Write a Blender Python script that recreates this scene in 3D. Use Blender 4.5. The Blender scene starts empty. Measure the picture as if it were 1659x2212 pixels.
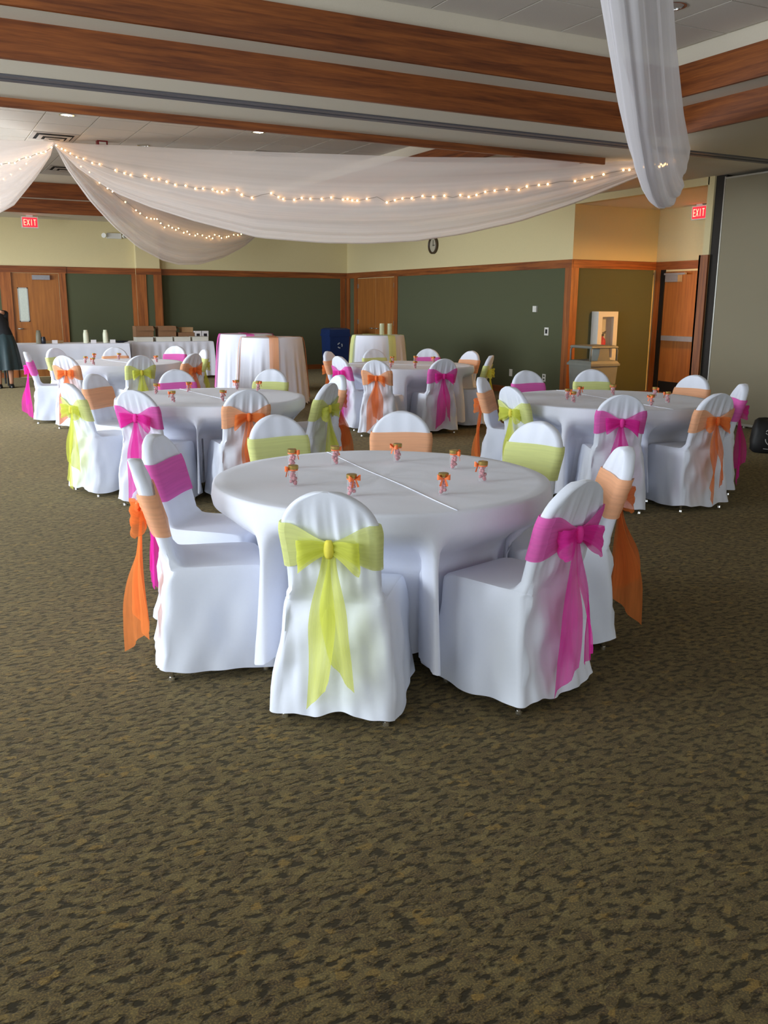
import bpy, bmesh, math, random
from mathutils import Vector, Matrix
PI = math.pi
SC = bpy.context.scene
COL = SC.collection

# ------------------------------------------------------------------ camera
def look_axes(yaw, pit, rol):
    cy, sy, cp, sp = math.cos(yaw), math.sin(yaw), math.cos(pit), math.sin(pit)
    r = Vector((cy, -sy, 0)); f = Vector((sy*cp, cy*cp, -sp)); d = -(r.cross(f))
    c, s = math.cos(rol), math.sin(rol)
    return c*r + s*d, -s*r + c*d, f
_r, _d, _f = look_axes(math.radians(27.42), math.radians(13.036), math.radians(-0.3683))
cam = bpy.data.cameras.new('camera'); camo = bpy.data.objects.new('camera', cam); COL.objects.link(camo)
camo.matrix_world = Matrix(((_r.x, -_d.x, -_f.x, 0), (_r.y, -_d.y, -_f.y, 0), (_r.z, -_d.z, -_f.z, 1.55), (0, 0, 0, 1)))
cam.sensor_fit = 'AUTO'; cam.sensor_width = 36.0; cam.lens = 1942.464/2212*36.0
cam.clip_start = 0.05; cam.clip_end = 100
SC.camera = camo

# ------------------------------------------------------------------ world, window light, exposure
world = bpy.data.worlds.new('world'); SC.world = world; world.use_nodes = True
bg = world.node_tree.nodes['Background']
bg.inputs[0].default_value = (0.80, 0.90, 1.0, 1); bg.inputs[1].default_value = 1.2

def area(name, loc, rot, sx, sy, watts, col):
    l = bpy.data.lights.new(name, 'AREA'); l.shape = 'RECTANGLE'; l.size = sx; l.size_y = sy
    l.energy = watts; l.color = col
    o = bpy.data.objects.new(name, l); COL.objects.link(o); o.location = loc; o.rotation_euler = rot
    return o
DAY = (0.83, 0.915, 1.0)
WIN_LEFT = [(.6, 3.0), (4.6, 3.2), (12.0, 3.4), (16.0, 3.4)]        # (y centre, width) of the windows in the left wall
WIN_FRONT = [(-2.2 + k*4.0, 3.4) for k in range(3)]       # (x centre, width) of the windows behind the camera
for y, w in WIN_LEFT:
    area('window_daylight', (-4.52, y, 1.72), (0, -PI/2, 0), 2.5, w-.1, {.6: 125, 4.6: 350}.get(y, 560), DAY)
for x, w in WIN_FRONT:
    area('window_daylight', (x, -6.02, 1.72), (PI/2, 0, 0), w-.1, 2.5, 48, DAY)

SC.view_settings.view_transform = 'Standard'; SC.view_settings.look = 'None'
SC.view_settings.exposure = -0.05; SC.view_settings.gamma = 1.0; SC.view_settings.use_curve_mapping = False

# ------------------------------------------------------------------ materials
def lin(h):
    h = h.lstrip('#'); c = [int(h[i:i+2], 16)/255 for i in (0, 2, 4)]
    return tuple(x/12.92 if x <= .04045 else ((x+.055)/1.055)**2.4 for x in c) + (1,)
MATS = {}
def nodes_of(name):
    m = bpy.data.materials.new(name); m.use_nodes = True
    nt = m.node_tree; MATS[name] = m
    return m, nt, nt.nodes['Principled BSDF']
def M(name, col, rough=.6, metal=0., nscale=30., namt=.12, bump=0., bscale=None, emit=None, estr=0., stretch=(1, 1, 1), sheen=0., spec=.5, alpha=1.):
    if name in MATS: return MATS[name]
    m, nt, p = nodes_of(name); N, L = nt.nodes, nt.links
    c = lin(col) if isinstance(col, str) else tuple(col)+(1,)
    tc = N.new('ShaderNodeTexCoord'); mp = N.new('ShaderNodeMapping'); mp.inputs['Scale'].default_value = stretch
    L.new(tc.outputs['Object'], mp.inputs[0])
    nz = N.new('ShaderNodeTexNoise'); nz.inputs['Scale'].default_value = nscale; nz.inputs['Detail'].default_value = 4
    L.new(mp.outputs[0], nz.inputs['Vector'])
    mx = N.new('ShaderNodeMix'); mx.data_type = 'RGBA'
    mx.inputs[6].default_value = tuple(x*(1-namt) for x in c[:3])+(1,)
    mx.inputs[7].default_value = tuple(min(1, x*(1+namt)) for x in c[:3])+(1,)
    L.new(nz.outputs['Fac'], mx.inputs[0]); L.new(mx.outputs[2], p.inputs['Base Color'])
    p.inputs['Roughness'].default_value = rough; p.inputs['Metallic'].default_value = metal
    p.inputs['Specular IOR Level'].default_value = spec
    if sheen: p.inputs['Sheen Weight'].default_value = sheen
    if emit: p.inputs['Emission Color'].default_value = lin(emit); p.inputs['Emission Strength'].default_value = estr
    if alpha < 1: p.inputs['Alpha'].default_value = alpha
    if bump:
        b = N.new('ShaderNodeBump'); b.inputs['Strength'].default_value = bump; b.inputs['Distance'].default_value = .01
        n2 = N.new('ShaderNodeTexNoise'); n2.inputs['Scale'].default_value = bscale or nscale*3
        L.new(mp.outputs[0], n2.inputs['Vector']); L.new(n2.outputs['Fac'], b.inputs['Height']); L.new(b.outputs[0], p.inputs['Normal'])
    return m
def wood(name, dark, light, axis, rough=.45):
    m, nt, p = nodes_of(name); N, L = nt.nodes, nt.links
    tc = N.new('ShaderNodeTexCoord'); mp = N.new('ShaderNodeMapping')
    s = [14., 14., 14.]; s[axis] = .7; mp.inputs['Scale'].default_value = s
    L.new(tc.outputs['Object'], mp.inputs[0])
    n1 = N.new('ShaderNodeTexNoise'); n1.inputs['Scale'].default_value = 1.6; n1.inputs['Detail'].default_value = 8; n1.inputs['Distortion'].default_value = .6
    n2 = N.new('ShaderNodeTexNoise'); n2.inputs['Scale'].default_value = 9; n2.inputs['Detail'].default_value = 3
    L.new(mp.outputs[0], n1.inputs['Vector']); L.new(mp.outputs[0], n2.inputs['Vector'])
    ad = N.new('ShaderNodeMath'); ad.operation = 'MULTIPLY_ADD'; ad.inputs[1].default_value = .35
    L.new(n2.outputs['Fac'], ad.inputs[0]); L.new(n1.outputs['Fac'], ad.inputs[2])
    cr = N.new('ShaderNodeValToRGB'); cr.color_ramp.elements[0].position = .45; cr.color_ramp.elements[1].position = .85
    cr.color_ramp.elements[0].color = lin(dark); cr.color_ramp.elements[1].color = lin(light)
    L.new(ad.outputs[0], cr.inputs[0]); L.new(cr.outputs[0], p.inputs['Base Color'])
    p.inputs['Roughness'].default_value = rough
    b = N.new('ShaderNodeBump'); b.inputs['Strength'].default_value = .08; L.new(ad.outputs[0], b.inputs['Height']); L.new(b.outputs[0], p.inputs['Normal'])
    return m
def sheer(name, col, transp, band=0., back=.4):
    """thin woven cloth: part of the light goes straight through, the rest is reflected and diffused"""
    m, nt, p = nodes_of(name); N, L = nt.nodes, nt.links
    N.remove(p); out = N['Material Output']
    c = lin(col) if isinstance(col, str) else tuple(col)+(1,)
    df = N.new('ShaderNodeBsdfDiffuse'); df.inputs[0].default_value = c
    tl = N.new('ShaderNodeBsdfTranslucent'); tl.inputs[0].default_value = c
    m1 = N.new('ShaderNodeMixShader'); m1.inputs[0].default_value = back
    L.new(df.outputs[0], m1.inputs[1]); L.new(tl.outputs[0], m1.inputs[2])
    tr = N.new('ShaderNodeBsdfTransparent'); tr.inputs[0].default_value = tuple(.6+.4*x/max(c[:3]) for x in c[:3])+(1,)
    m2 = N.new('ShaderNodeMixShader'); m2.inputs[0].default_value = transp
    L.new(m1.outputs[0], m2.inputs[1]); L.new(tr.outputs[0], m2.inputs[2]); L.new(m2.outputs[0], out.inputs[0])
    tc = N.new('ShaderNodeTexCoord'); mp = N.new('ShaderNodeMapping'); nz = N.new('ShaderNodeTexNoise')
    mp.inputs['Scale'].default_value = (1.2, 26, 1) if band else (3, 12, 1)
    L.new(tc.outputs['UV'], mp.inputs[0]); L.new(mp.outputs[0], nz.inputs['Vector']); nz.inputs['Scale'].default_value = 1; nz.inputs['Detail'].default_value = 3
    mr = N.new('ShaderNodeMapRange'); mr.inputs[1].default_value = .3; mr.inputs[2].default_value = .7
    mr.inputs[3].default_value = max(0, transp-(band or .08)); mr.inputs[4].default_value = min(1, transp+(band or .08))
    L.new(nz.outputs['Fac'], mr.inputs[0]); L.new(mr.outputs[0], m2.inputs[0])
    return m

def carpet():
    m, nt, p = nodes_of('carpet'); N, L = nt.nodes, nt.links
    tc = N.new('ShaderNodeTexCoord')
    def nz(scale, st, det=3):
        mp = N.new('ShaderNodeMapping'); mp.inputs['Scale'].default_value = st; L.new(tc.outputs['Object'], mp.inputs[0])
        n = N.new('ShaderNodeTexNoise'); n.inputs['Scale'].default_value = scale; n.inputs['Detail'].default_value = det
        L.new(mp.outputs[0], n.inputs['Vector']); return n
    def ramp(src, stops):
        r = N.new('ShaderNodeValToRGB'); e = r.color_ramp.elements
        while len(e) < len(stops): e.new(.5)
        for el, (pos, c) in zip(e, stops): el.position = pos; el.color = lin(c)
        L.new(src, r.inputs[0]); return r
    def mix(fac, a, b, mode='MIX'):
        x = N.new('ShaderNodeMix'); x.data_type = 'RGBA'; x.blend_type = mode
        if isinstance(fac, float): x.inputs[0].default_value = fac
        else: L.new(fac, x.inputs[0])
        L.new(a, x.inputs[6]); L.new(b, x.inputs[7]); return x
    def cells(scale, st):
        mp = N.new('ShaderNodeMapping'); mp.inputs['Scale'].default_value = st; L.new(tc.outputs['Object'], mp.inputs[0])
        v = N.new('ShaderNodeTexVoronoi'); v.inputs['Scale'].default_value = scale; L.new(mp.outputs[0], v.inputs['Vector'])
        sp = N.new('ShaderNodeSeparateColor'); L.new(v.outputs['Color'], sp.inputs[0]); return sp.outputs[0], v
    tuft, vor = cells(1, (30, 42, 1))
    base = ramp(tuft, [(.0, '3c2f24'), (.25, '4a3e28'), (.5, '544930'), (.75, '605234'), (.92, '6c603e'), (1., '80642e')])
    fleck = ramp(nz(190, (1, 1, 1), 2).outputs['Fac'], [(.36, '2a2016'), (.5, '50442e'), (.66, '94783e')])
    c1 = mix(.38, base.outputs[0], fleck.outputs[0])
    dash = nz(1, (25, 40, 1), 3.0)
    dr = N.new('ShaderNodeMapRange'); dr.inputs[1].default_value = .62; dr.inputs[2].default_value = .49
    dr.inputs[3].default_value = .95; dr.inputs[4].default_value = .0
    L.new(dash.outputs['Fac'], dr.inputs[0])
    dk = N.new('ShaderNodeRGB'); dk.outputs[0].default_value = lin('120e0a')
    c2 = mix(dr.outputs[0], c1.outputs[2], dk.outputs[0])
    L.new(c2.outputs[2], p.inputs['Base Color'])
    p.inputs['Roughness'].default_value = .95; p.inputs['Specular IOR Level'].default_value = .15
    p.inputs['Sheen Weight'].default_value = .24; p.inputs['Sheen Tint'].default_value = lin('d8c69a'); p.inputs['Sheen Roughness'].default_value = .5
    b = N.new('ShaderNodeBump'); b.inputs['Strength'].default_value = .35; b.inputs['Distance'].default_value = .006; b.invert = True
    L.new(dr.outputs[0], b.inputs['Height']); L.new(b.outputs[0], p.inputs['Normal'])
    return m
carpet()
M('cream', 'd6c89a', .85, nscale=60, namt=.04, bump=.15)
M('soffit', 'ded5c2', .9, nscale=60, namt=.03, bump=.1)
M('tile', 'd8d1c6', .95, nscale=140, namt=.08, bump=.35, bscale=260)
M('grid', 'c4beb2', .6)
M('green', '52563c', .95, nscale=220, namt=.16, bump=.3, bscale=500, sheen=.1)
wood('wood_x', '602e12', '9c5826', 0); wood('wood_y', '602e12', '9c5826', 1); wood('wood_z', '6f3a18', 'a5602c', 2)
wood('door_wood', '8a5326', 'a8692f', 2, .4)
M('track', '6d6b70', .45, .3)
M('panel_fabric', '8c846e', .95, nscale=200, namt=.1, bump=.2, bscale=500)
M('alu', 'b9bab4', .35, .8); M('chrome', 'd8d8d8', .12, 1.); M('dark_metal', '2b2a2a', .4, .6)
M('cloth', 'e8ebf8', .8, nscale=90, namt=.02, bump=.05, bscale=700, sheen=.15)
M('cover', 'e3e8f5', .62, nscale=90, namt=.015, bump=.04, bscale=600, sheen=.15)
M('white_paint', 'dcdcd4', .5, namt=.03); M('plastic_white', 'd9d8d0', .4, namt=.03)
M('black_plastic', '17171a', .5); M('rubber', '222222', .8)
M('table_wood', '8a7a62', .5)

# ------------------------------------------------------------------ mesh helpers
class MB:
    def __init__(s): s.v = []; s.f = []; s.uv = None
    def box(s, x0, x1, y0, y1, z0, z1):
        n = len(s.v)
        s.v += [(x, y, z) for z in (z0, z1) for y in (y0, y1) for x in (x0, x1)]
        s.f += [tuple(n+i for i in q) for q in ((0, 2, 3, 1), (4, 5, 7, 6), (0, 1, 5, 4), (2, 6, 7, 3), (0, 4, 6, 2), (1, 3, 7, 5))]
        return s
    def quad(s, *p):
        n = len(s.v); s.v += [tuple(q) for q in p]; s.f.append(tuple(range(n, n+len(p)))); return s
    def loft(s, rings, close=True, cap0=False, cap1=False):
        n = len(s.v); k = len(rings[0])
        for r in rings: s.v += [tuple(p) for p in r]
        for i in range(len(rings)-1):
            for j in range(k if close else k-1):
                a = n+i*k+j; b = n+i*k+(j+1) % k
                s.f.append((a, b, b+k, a+k))
        if cap0: s.f.append(tuple(n+j for j in reversed(range(k))))
        if cap1: s.f.append(tuple(n+(len(rings)-1)*k+j for j in range(k)))
        return s
    def cyl(s, x, y, z0, z1, r0, r1=None, k=20, cap=True):
        r1 = r0 if r1 is None else r1
        return s.loft([[(x+r*math.cos(2*PI*j/k), y+r*math.sin(2*PI*j/k), z) for j in range(k)] for z, r in ((z0, r0), (z1, r1))], True, cap, cap)
    def lathe(s, prof, k=24, x=0, y=0, cap0=True, cap1=True):
        return s.loft([[(x+r*math.cos(2*PI*j/k), y+r*math.sin(2*PI*j/k), z) for j in range(k)] for r, z in prof], True, cap0, cap1)
    def tube(s, pts, r, k=8, cap=True):
        pts = [Vector(p) for p in pts]; rings = []; up = None
        for i, p in enumerate(pts):
            t = (pts[min(i+1, len(pts)-1)]-pts[max(i-1, 0)]).normalized()
            if up is None: up = t.orthogonal().normalized()
            up = (up - t*up.dot(t)).normalized(); w = t.cross(up)
            rr = r[i] if isinstance(r, (list, tuple)) else r
            rings.append([p+rr*(math.cos(2*PI*j/k)*up+math.sin(2*PI*j/k)*w) for j in range(k)])
        return s.loft(rings, True, cap, cap)
    def sphere(s, c, r, k=10, m=6):
        rings = [[(c[0]+r*math.sin(PI*i/m)*math.cos(2*PI*j/k), c[1]+r*math.sin(PI*i/m)*math.sin(2*PI*j/k), c[2]-r*math.cos(PI*i/m)) for j in range(k)] for i in range(1, m)]
        return s.loft(rings, True, True, True)
    def grid(s, rows, uv=True):
        """rows: list of equal-length point lists; keeps a uv map (u along rows index, v across)"""
        n = len(s.v); k = len(rows[0]); R = len(rows)
        for r in rows: s.v += [tuple(p) for p in r]
        for i in range(R-1):
            for j in range(k-1): s.f.append((n+i*k+j, n+i*k+j+1, n+(i+1)*k+j+1, n+(i+1)*k+j))
        if s.uv is None: s.uv = {}
        for i in range(R):
            for j in range(k): s.uv[n+i*k+j] = (i/(R-1), j/(k-1))
        return s
    def mesh(s, name, mat, smooth=False, angle=None):
        me = bpy.data.meshes.new(name); me.from_pydata(s.v, [], s.f); me.validate()
        me.materials.append(MATS[mat] if isinstance(mat, str) else mat)
        if s.uv:
            u = me.uv_layers.new(name='UVMap')
            for lp in me.loops: u.data[lp.index].uv = s.uv.get(lp.vertex_index, (0, 0))
        bm = bmesh.new(); bm.from_mesh(me); bmesh.ops.recalc_face_normals(bm, faces=bm.faces) if not s.uv else None; bm.to_mesh(me); bm.free()
        if smooth:
            me.polygons.foreach_set('use_smooth', [True]*len(me.polygons))
            if angle:
                try: me.set_sharp_from_angle(angle=math.radians(angle))
                except Exception: pass
        return me
    def obj(s, name, mat, parent=None, smooth=False, angle=None, **kw):
        return link(name, s.mesh(name, mat, smooth, angle), parent, **kw)
def link(name, me, parent=None, loc=None, rotz=None, label=None, cat=None, group=None, kind=None):
    o = bpy.data.objects.new(name, me); COL.objects.link(o)
    if parent: o.parent = parent
    if loc: o.location = loc
    if rotz is not None: o.rotation_euler = (0, 0, rotz)
    if label: o['label'] = label
    if cat: o['category'] = cat
    if group: o['group'] = group
    if kind: o['kind'] = kind
    return o
def thing(name, label, cat, loc=(0, 0, 0), rotz=0, group=None, kind=None):
    return link(name, None, None, loc, rotz, label, cat, group, kind)
def S(name, mb, mat, parent=None, label=None):
    return mb.obj(name, mat, parent, kind=None if parent else 'structure', label=label)
def box(*a): return MB().box(*a)
def interp(tab, s):
    for (a, za), (b, zb) in zip(tab, tab[1:]):
        if s <= b: return za+(zb-za)*(0 if b == a else max(0, (s-a)/(b-a)))
    return tab[-1][1]
def ss(a, b, x):
    t = max(0., min(1., (x-a)/(b-a))); return t*t*(3-2*t)
def rnd(seed): return random.Random(seed)

# ================================================================== THE ROOM
XR, YB, ZS = 9.511, 20.343, 3.2
XA, YA0, YA1 = 11.29, 9.14, 11.85          # alcove: back plane, near side, far side
XL, YF = -4.5, -6.0
ZT, RAIL0, RAIL1 = 3.855, 2.13, 2.26

S('floor', box(XL-.3, 13, YF-.3, YB+.3, -.2, 0), 'carpet', label='dark olive brown patterned loop carpet')
wb = S('wall_back', box(XL-.3, 13, YB, YB+.3, 0, ZS+.25), 'cream', label='cream painted wall above a green fabric panel')
wr = S('wall_right', box(XR, XA+.3, YA1, YB+.02, 0, ZS+.25), 'cream', label='cream painted wall above a green fabric panel')
S('wall_alcove_back', box(XA, XA+.3, YA0-.2, YA1+.02, 0, ZS+.25), 'cream')
S('wall_alcove_near', box(XR, XA, YA0-.11, YA0, 0, ZS+.25), 'cream')
S('wall_alcove_header', box(XR, XR+.14, YA0-.02, YA1+.02, 3.1, ZS+.25), 'cream')
S('wall_right_near', box(10.25, 10.5, YF, YA0-.11, 0, ZS+.25), 'cream')

def wall_with_windows(name, horiz, plane, thick, lo, hi, wins, z0=.42, z1=3.0):
    """wall pieces round a row of openings; horiz: the wall runs along x (True) or y"""
    mb = MB(); edges = [lo]
    def add(a, b, c, d):
        if horiz: mb.box(a, b, plane-thick, plane, c, d)
        else: mb.box(plane-thick, plane, a, b, c, d)
    add(lo, hi, 0, z0); add(lo, hi, z1, ZS+.25)
    cur = lo
    for c, w in wins:
        add(cur, c-w/2, z0, z1); cur = c+w/2
    add(cur, hi, z0, z1)
    return S(name, mb, 'cream')
wl = wall_with_windows('wall_left', False, XL, .3, YF-.3, YB, WIN_LEFT)
wf = wall_with_windows('wall_front', True, YF, .3, XL, 10.5, WIN_FRONT)
M('pane_glass', 'e8f2f5', .05, alpha=.12)
k = 0
def window(c, w, horiz):
    global k; k += 1
    def P(mb, a, b, d0, d1, z0, z1):
        return mb.box(a, b, YF-d1, YF-d0, z0, z1) if horiz else mb.box(XL-d1, XL-d0, a, b, z0, z1)
    mb = MB()
    for a, b, z0, z1 in ((c-w/2, c+w/2, .42, .48), (c-w/2, c+w/2, 2.94, 3.0), (c-w/2, c-w/2+.06, .48, 2.94), (c+w/2-.06, c+w/2, .48, 2.94), (c-.03, c+.03, .48, 2.94)):
        P(mb, a, b, .10, .18, z0, z1)
    fr = S('window_%d' % k, mb, 'alu')
    for a, b in ((c-w/2+.06, c-.03), (c+.03, c+w/2-.06)):
        P(MB(), a, b, .13, .14, .48, 2.94).obj('pane', 'pane_glass', fr)
for y, w in WIN_LEFT: window(y, w, False)
for x, w in WIN_FRONT: window(x, w, True)

# ---- ceiling: flat soffits with two stepped trays
B1 = dict(x0=-3.0, x1=6.95, y0=-4.6, y1=7.25, st=.37)
B2 = dict(x0=-3.0, x1=7.30, y0=8.60, y1=18.97, st=.36)
mb = MB(); T = ZS+.25
mb.box(XL, 10.5, YF, B1['y0'], ZS, T); mb.box(XL, B1['x0'], B1['y0'], B1['y1'], ZS, T); mb.box(B1['x1'], 10.5, B1['y0'], B1['y1'], ZS, T)
mb.box(XL, 10.5, B1['y1'], 7.74, ZS, T); mb.box(XL, 10.5, 7.97, B2['y0'], ZS, T); mb.box(XL, 10.5, 7.74, 7.97, ZS+.03, T)
mb.box(XL, B2['x0'], B2['y0'], B2['y1'], ZS, T); mb.box(B2['x1'], 10.5, B2['y0'], B2['y1'], ZS, T); mb.box(XL, 10.5, B2['y1'], YB, ZS, T)
ceil = S('ceiling', mb, 'soffit', label='flat off-white ceiling soffit round two raised trays')
S('ceiling_alcove', box(XR+.14, XA, YA0, YA1, 3.1, T), 'soffit')
S('trim_track', MB().box(XL, 9.5, 7.755, 7.83, ZS-.012, ZS+.03).box(XL, 9.5, 7.88, 7.955, ZS-.012, ZS+.03).box(XL, 9.5, 7.83, 7.88, ZS+.01, ZS+.03), 'track', label='grey metal track for the folding partition')
tn = 0
def trim(mb, mat, label=None):
    global tn; tn += 1
    return S('trim_%d' % tn, mb, mat, label=label)
def tray(b, zmid, zup, two, lip=0.):
    x0, x1, y0, y1, st = (b[q] for q in ('x0', 'x1', 'y0', 'y1', 'st'))
    # lower boards, then the step, upper boards, cream upstand, grid ceiling
    t = .035
    trim(box(x0, x1, y1-t, y1+.001, ZS-.012, zmid), 'wood_x', 'stained oak board along the ceiling step')
    trim(box(x0, x1, y0-.001, y0+t, ZS-.012-lip, zmid), 'wood_x', 'stained oak board along the ceiling step')
    trim(box(x1-t, x1+.001, y0+t, y1-t, ZS-.012, zmid), 'wood_y', 'stained oak board along the ceiling step')
    trim(box(x0-.001, x0+t, y0+t, y1-t, ZS-.012, zmid), 'wood_y', 'stained oak board along the ceiling step')
    a0, a1, c0, c1 = x0+st, x1-st, y0+st, y1-(st if two else 0)
    z2 = zmid
    if two:
        z2 = zup
    mb = MB()
    mb.box(x0-.1, x1+.1, y0-.1, c0, zmid, ZT+.1); mb.box(x0-.1, x1+.1, c1, y1+.1, zmid, ZT+.1)
    mb.box(x0-.1, a0, c0, c1, zmid, ZT+.1); mb.box(a1, x1+.1, c0, c1, zmid, ZT+.1)
    mb.obj('tray_step', 'soffit', ceil)
    zl = zmid-.012
    if two: trim(box(a0, a1, c1-t, c1+.001, zl, zup), 'wood_x', 'stained oak board along the upper ceiling step')
    trim(box(a0, a1, c0-.001, c0+t, zl, zup), 'wood_x', 'stained oak board along the upper ceiling step')
    trim(box(a1-t, a1+.001, c0+t, c1-t, zl, zup), 'wood_y', 'stained oak board along the upper ceiling step')
    trim(box(a0-.001, a0+t, c0+t, c1-t, zl, zup), 'wood_y', 'stained oak board along the upper ceiling step')
    return a0, a1, c0, c1
t1 = tray(B1, 3.442, 3.705, True)
t2 = tray(B2, 3.442, 3.705, True, lip=.06)
# suspended tiles: single tiles where the photograph shows them, a plain slab above everything
for nm, (a0, a1, c0, c1) in (('near', t1), ('far', t2)):
    S('ceiling_slab_%s' % nm, box(a0, a1, c0, c1, ZT+.012, ZT+.1), 'grid')
PITCH = .648
tile_me = MB().box(-.315, .315, -.315, .315, 0, .012).mesh('tile', 'tile')
def tiles(x_line, y_line, x0, x1, y0, y1):
    n = 0
    i0 = math.ceil((x0-x_line)/PITCH - 1e-6); i1 = math.floor((x1-x_line)/PITCH + 1e-6)
    j0 = math.ceil((y0-y_line)/PITCH - 1e-6); j1 = math.floor((y1-y_line)/PITCH + 1e-6)
    for i in range(i0, i1):
        for j in range(j0, j1):
            link('ceiling_tile', tile_me, ceil, (x_line+(i+.5)*PITCH, y_line+(j+.5)*PITCH, ZT)); n += 1
    return n
tiles(3.962, 6.885, 2.6, 6.6, 4.2, 6.89)
tiles(1.778, 18.6, -.3, 7.0, 8.9, 18.7)

# ---- wainscot: green panels, oak rail, posts, base
def wains_back(x0, x1):
    mb = box(x0, x1, YB-.012, YB, .11, RAIL0); mb.obj('fabric_panel', 'green', wb)
wains_back(XL, 1.72); wains_back(3.0, 4.36); wains_back(5.0, XR-.16)
trim(box(XL, 4.45, YB-.035, YB, RAIL0, RAIL1), 'wood_x', 'stained oak rail above the green wall panel')
trim(box(4.97, XR, YB-.035, YB, RAIL0, RAIL1), 'wood_x', 'stained oak rail above the green wall panel')
trim(MB().box(XL, 1.72, YB-.03, YB, 0, .11).box(3.0, 4.4, YB-.03, YB, 0, .11).box(5.0, XR, YB-.03, YB, 0, .11), 'wood_x')
# pilaster
pil = S('wall_pilaster', box(4.45, 4.95, YB-.16, YB, 0, ZS), 'cream')
box(4.62, 4.84, YB-.168, YB-.16, .11, RAIL0).obj('fabric_panel', 'green', pil)
trim(box(4.43, 4.97, YB-.19, YB-.155, RAIL0, RAIL1), 'wood_x')
trim(MB().box(4.36, 4.451, YB-.05, YB, 0, RAIL0), 'wood_z'); trim(box(4.43, 4.64, YB-.185, YB-.155, 0, RAIL0), 'wood_z')
trim(box(4.80, 4.97, YB-.185, YB-.155, 0, RAIL0), 'wood_z')
trim(box(4.95, 4.985, YB-.16, YB, 0, RAIL1), 'wood_z')
# corner posts
trim(box(XR-.19, XR-.07, YB-.04, YB, 0, RAIL0), 'wood_z', 'oak corner post')
trim(box(XR-.035, XR, YB-.19, YB, 0, RAIL0), 'wood_z', 'oak corner post')
# right wall
for y0, y1 in ((11.98, 17.72), (19.9, YB-.2)):
    box(XR-.012, XR, y0, y1, .11, RAIL0).obj('fabric_panel', 'green', wr)
    trim(box(XR-.03, XR, y0, y1, 0, .11), 'wood_y')
trim(box(XR-.035, XR, YA1-.03, YB-.03, RAIL0, RAIL1), 'wood_y', 'stained oak rail above the green wall panel')
trim(box(XR-.035, XR, YA1-.035, YA1+.13, 0, RAIL0), 'wood_z', 'oak post at the alcove corner')
# alcove far wall (faces the camera)
box(XR+.1, XA-.06, YA1-.012, YA1, .11, RAIL0).obj('fabric_panel', 'green', wr)
trim(box(XR, XA, YA1-.035, YA1-.0005, RAIL0, RAIL1), 'wood_x'); trim(box(XR-.001, XR+.11, YA1-.035, YA1, 0, RAIL0), 'wood_z')
trim(box(XR+.11, XA, YA1-.03, YA1, 0, .11), 'wood_x')
trim(box(XA-.035, XA, YA0, YA1-.036, RAIL0+.0, RAIL1), 'wood_y')
trim(box(XA-.035, XA, YA1-.15, YA1-.036, 0, RAIL0), 'wood_z')
trim(box(XA-.035, XA, YA0+.2, YA0+.32, 0, RAIL0), 'wood_z')
# pier beside the partition, wrapped in oak
trim(MB().box(XR-.03, XR, YA0-.13, YA0+.03, 0, 2.21).box(XR-.03, XR+.25, YA0, YA0+.03, 0, 2.21), 'wood_z', 'oak casing round the pier beside the partition')

M('gap_shade', '2a2520', .8)  # near-black filler: the shade of the partition pocket put into its colour
trim(box(XR+.03, XR+.06, 8.862, YA0-.11, 0, ZS), 'gap_shade', 'dark strip painted as the shade in the gap between pier and partition')
# ---- doors
def lever(parent, x, y, z, axis):
    mb = MB()
    if axis == 'y': mb.tube([(x, y, z), (x, y-.05, z), (x+.1, y-.055, z)], .012)
    else: mb.tube([(x, y, z), (x-.05, y, z), (x-.055, y+.1, z)], .012)
    return mb.obj('handle', 'alu', parent, smooth=True)
d1 = S('door_1', box(1.94, 2.86, YB-.005, YB+.02, .01, 2.12), 'door_wood', label='oak door with a narrow tall glass light')
# recess it: frame stands proud
trim(MB().box(1.72, 1.93, YB-.05, YB, 0, RAIL0-.005).box(2.87, 3.0, YB-.05, YB, 0, RAIL0-.005), 'wood_z', 'oak door casing')
trim(box(1.70, 3.02, YB-.052, YB-.034, RAIL0-.005, RAIL1), 'wood_x', 'oak door head casing')
M('vision_glass', 'c4cbbf', .2, emit='c4cbbf', estr=.0)
dl = box(2.06, 2.22, YB-.012, YB, 1.16, 1.81).obj('pane', 'vision_glass', d1)
MB().box(2.04, 2.06, YB-.014, YB, 1.14, 1.83).box(2.22, 2.24, YB-.014, YB, 1.14, 1.83).box(2.04, 2.24, YB-.014, YB, 1.81, 1.83).box(2.04, 2.24, YB-.014, YB, 1.14, 1.16).obj('pane_frame', 'alu', dl)
lever(d1, 2.0, YB-.005, 1.0, 'y')
M('closer', '9b9ba0', .4, .5)
MB().box(2.34, 2.68, YB-.09, YB-.006, 1.99, 2.08).obj('door_closer', 'closer', d1)
# double door in the right wall
d2 = S('door_2', box(XR-.004, XR+.05, 18.815, 19.74, .01, 2.12), 'door_wood', label='oak leaf of a double door')
d3 = S('door_3', box(XR-.004, XR+.05, 17.88, 18.805, .01, 2.12), 'door_wood', label='oak leaf of a double door')
trim(MB().box(XR-.03, XR, 17.72, 17.87, 0, RAIL0).box(XR-.03, XR, 19.75, 19.9, 0, RAIL0), 'wood_z', 'oak door casing')
for y in (.25, 1.08, 1.9):
    box(XR-.014, XR-.004, 19.70, 19.74, y, y+.1).obj('hinge', 'alu', d2); box(XR-.014, XR-.004, 17.88, 17.92, y, y+.1).obj('hinge', 'alu', d3)
lever(d2, XR, 18.90, 1.0, 'x'); lever(d3, XR, 18.65, 1.0, 'x')
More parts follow.
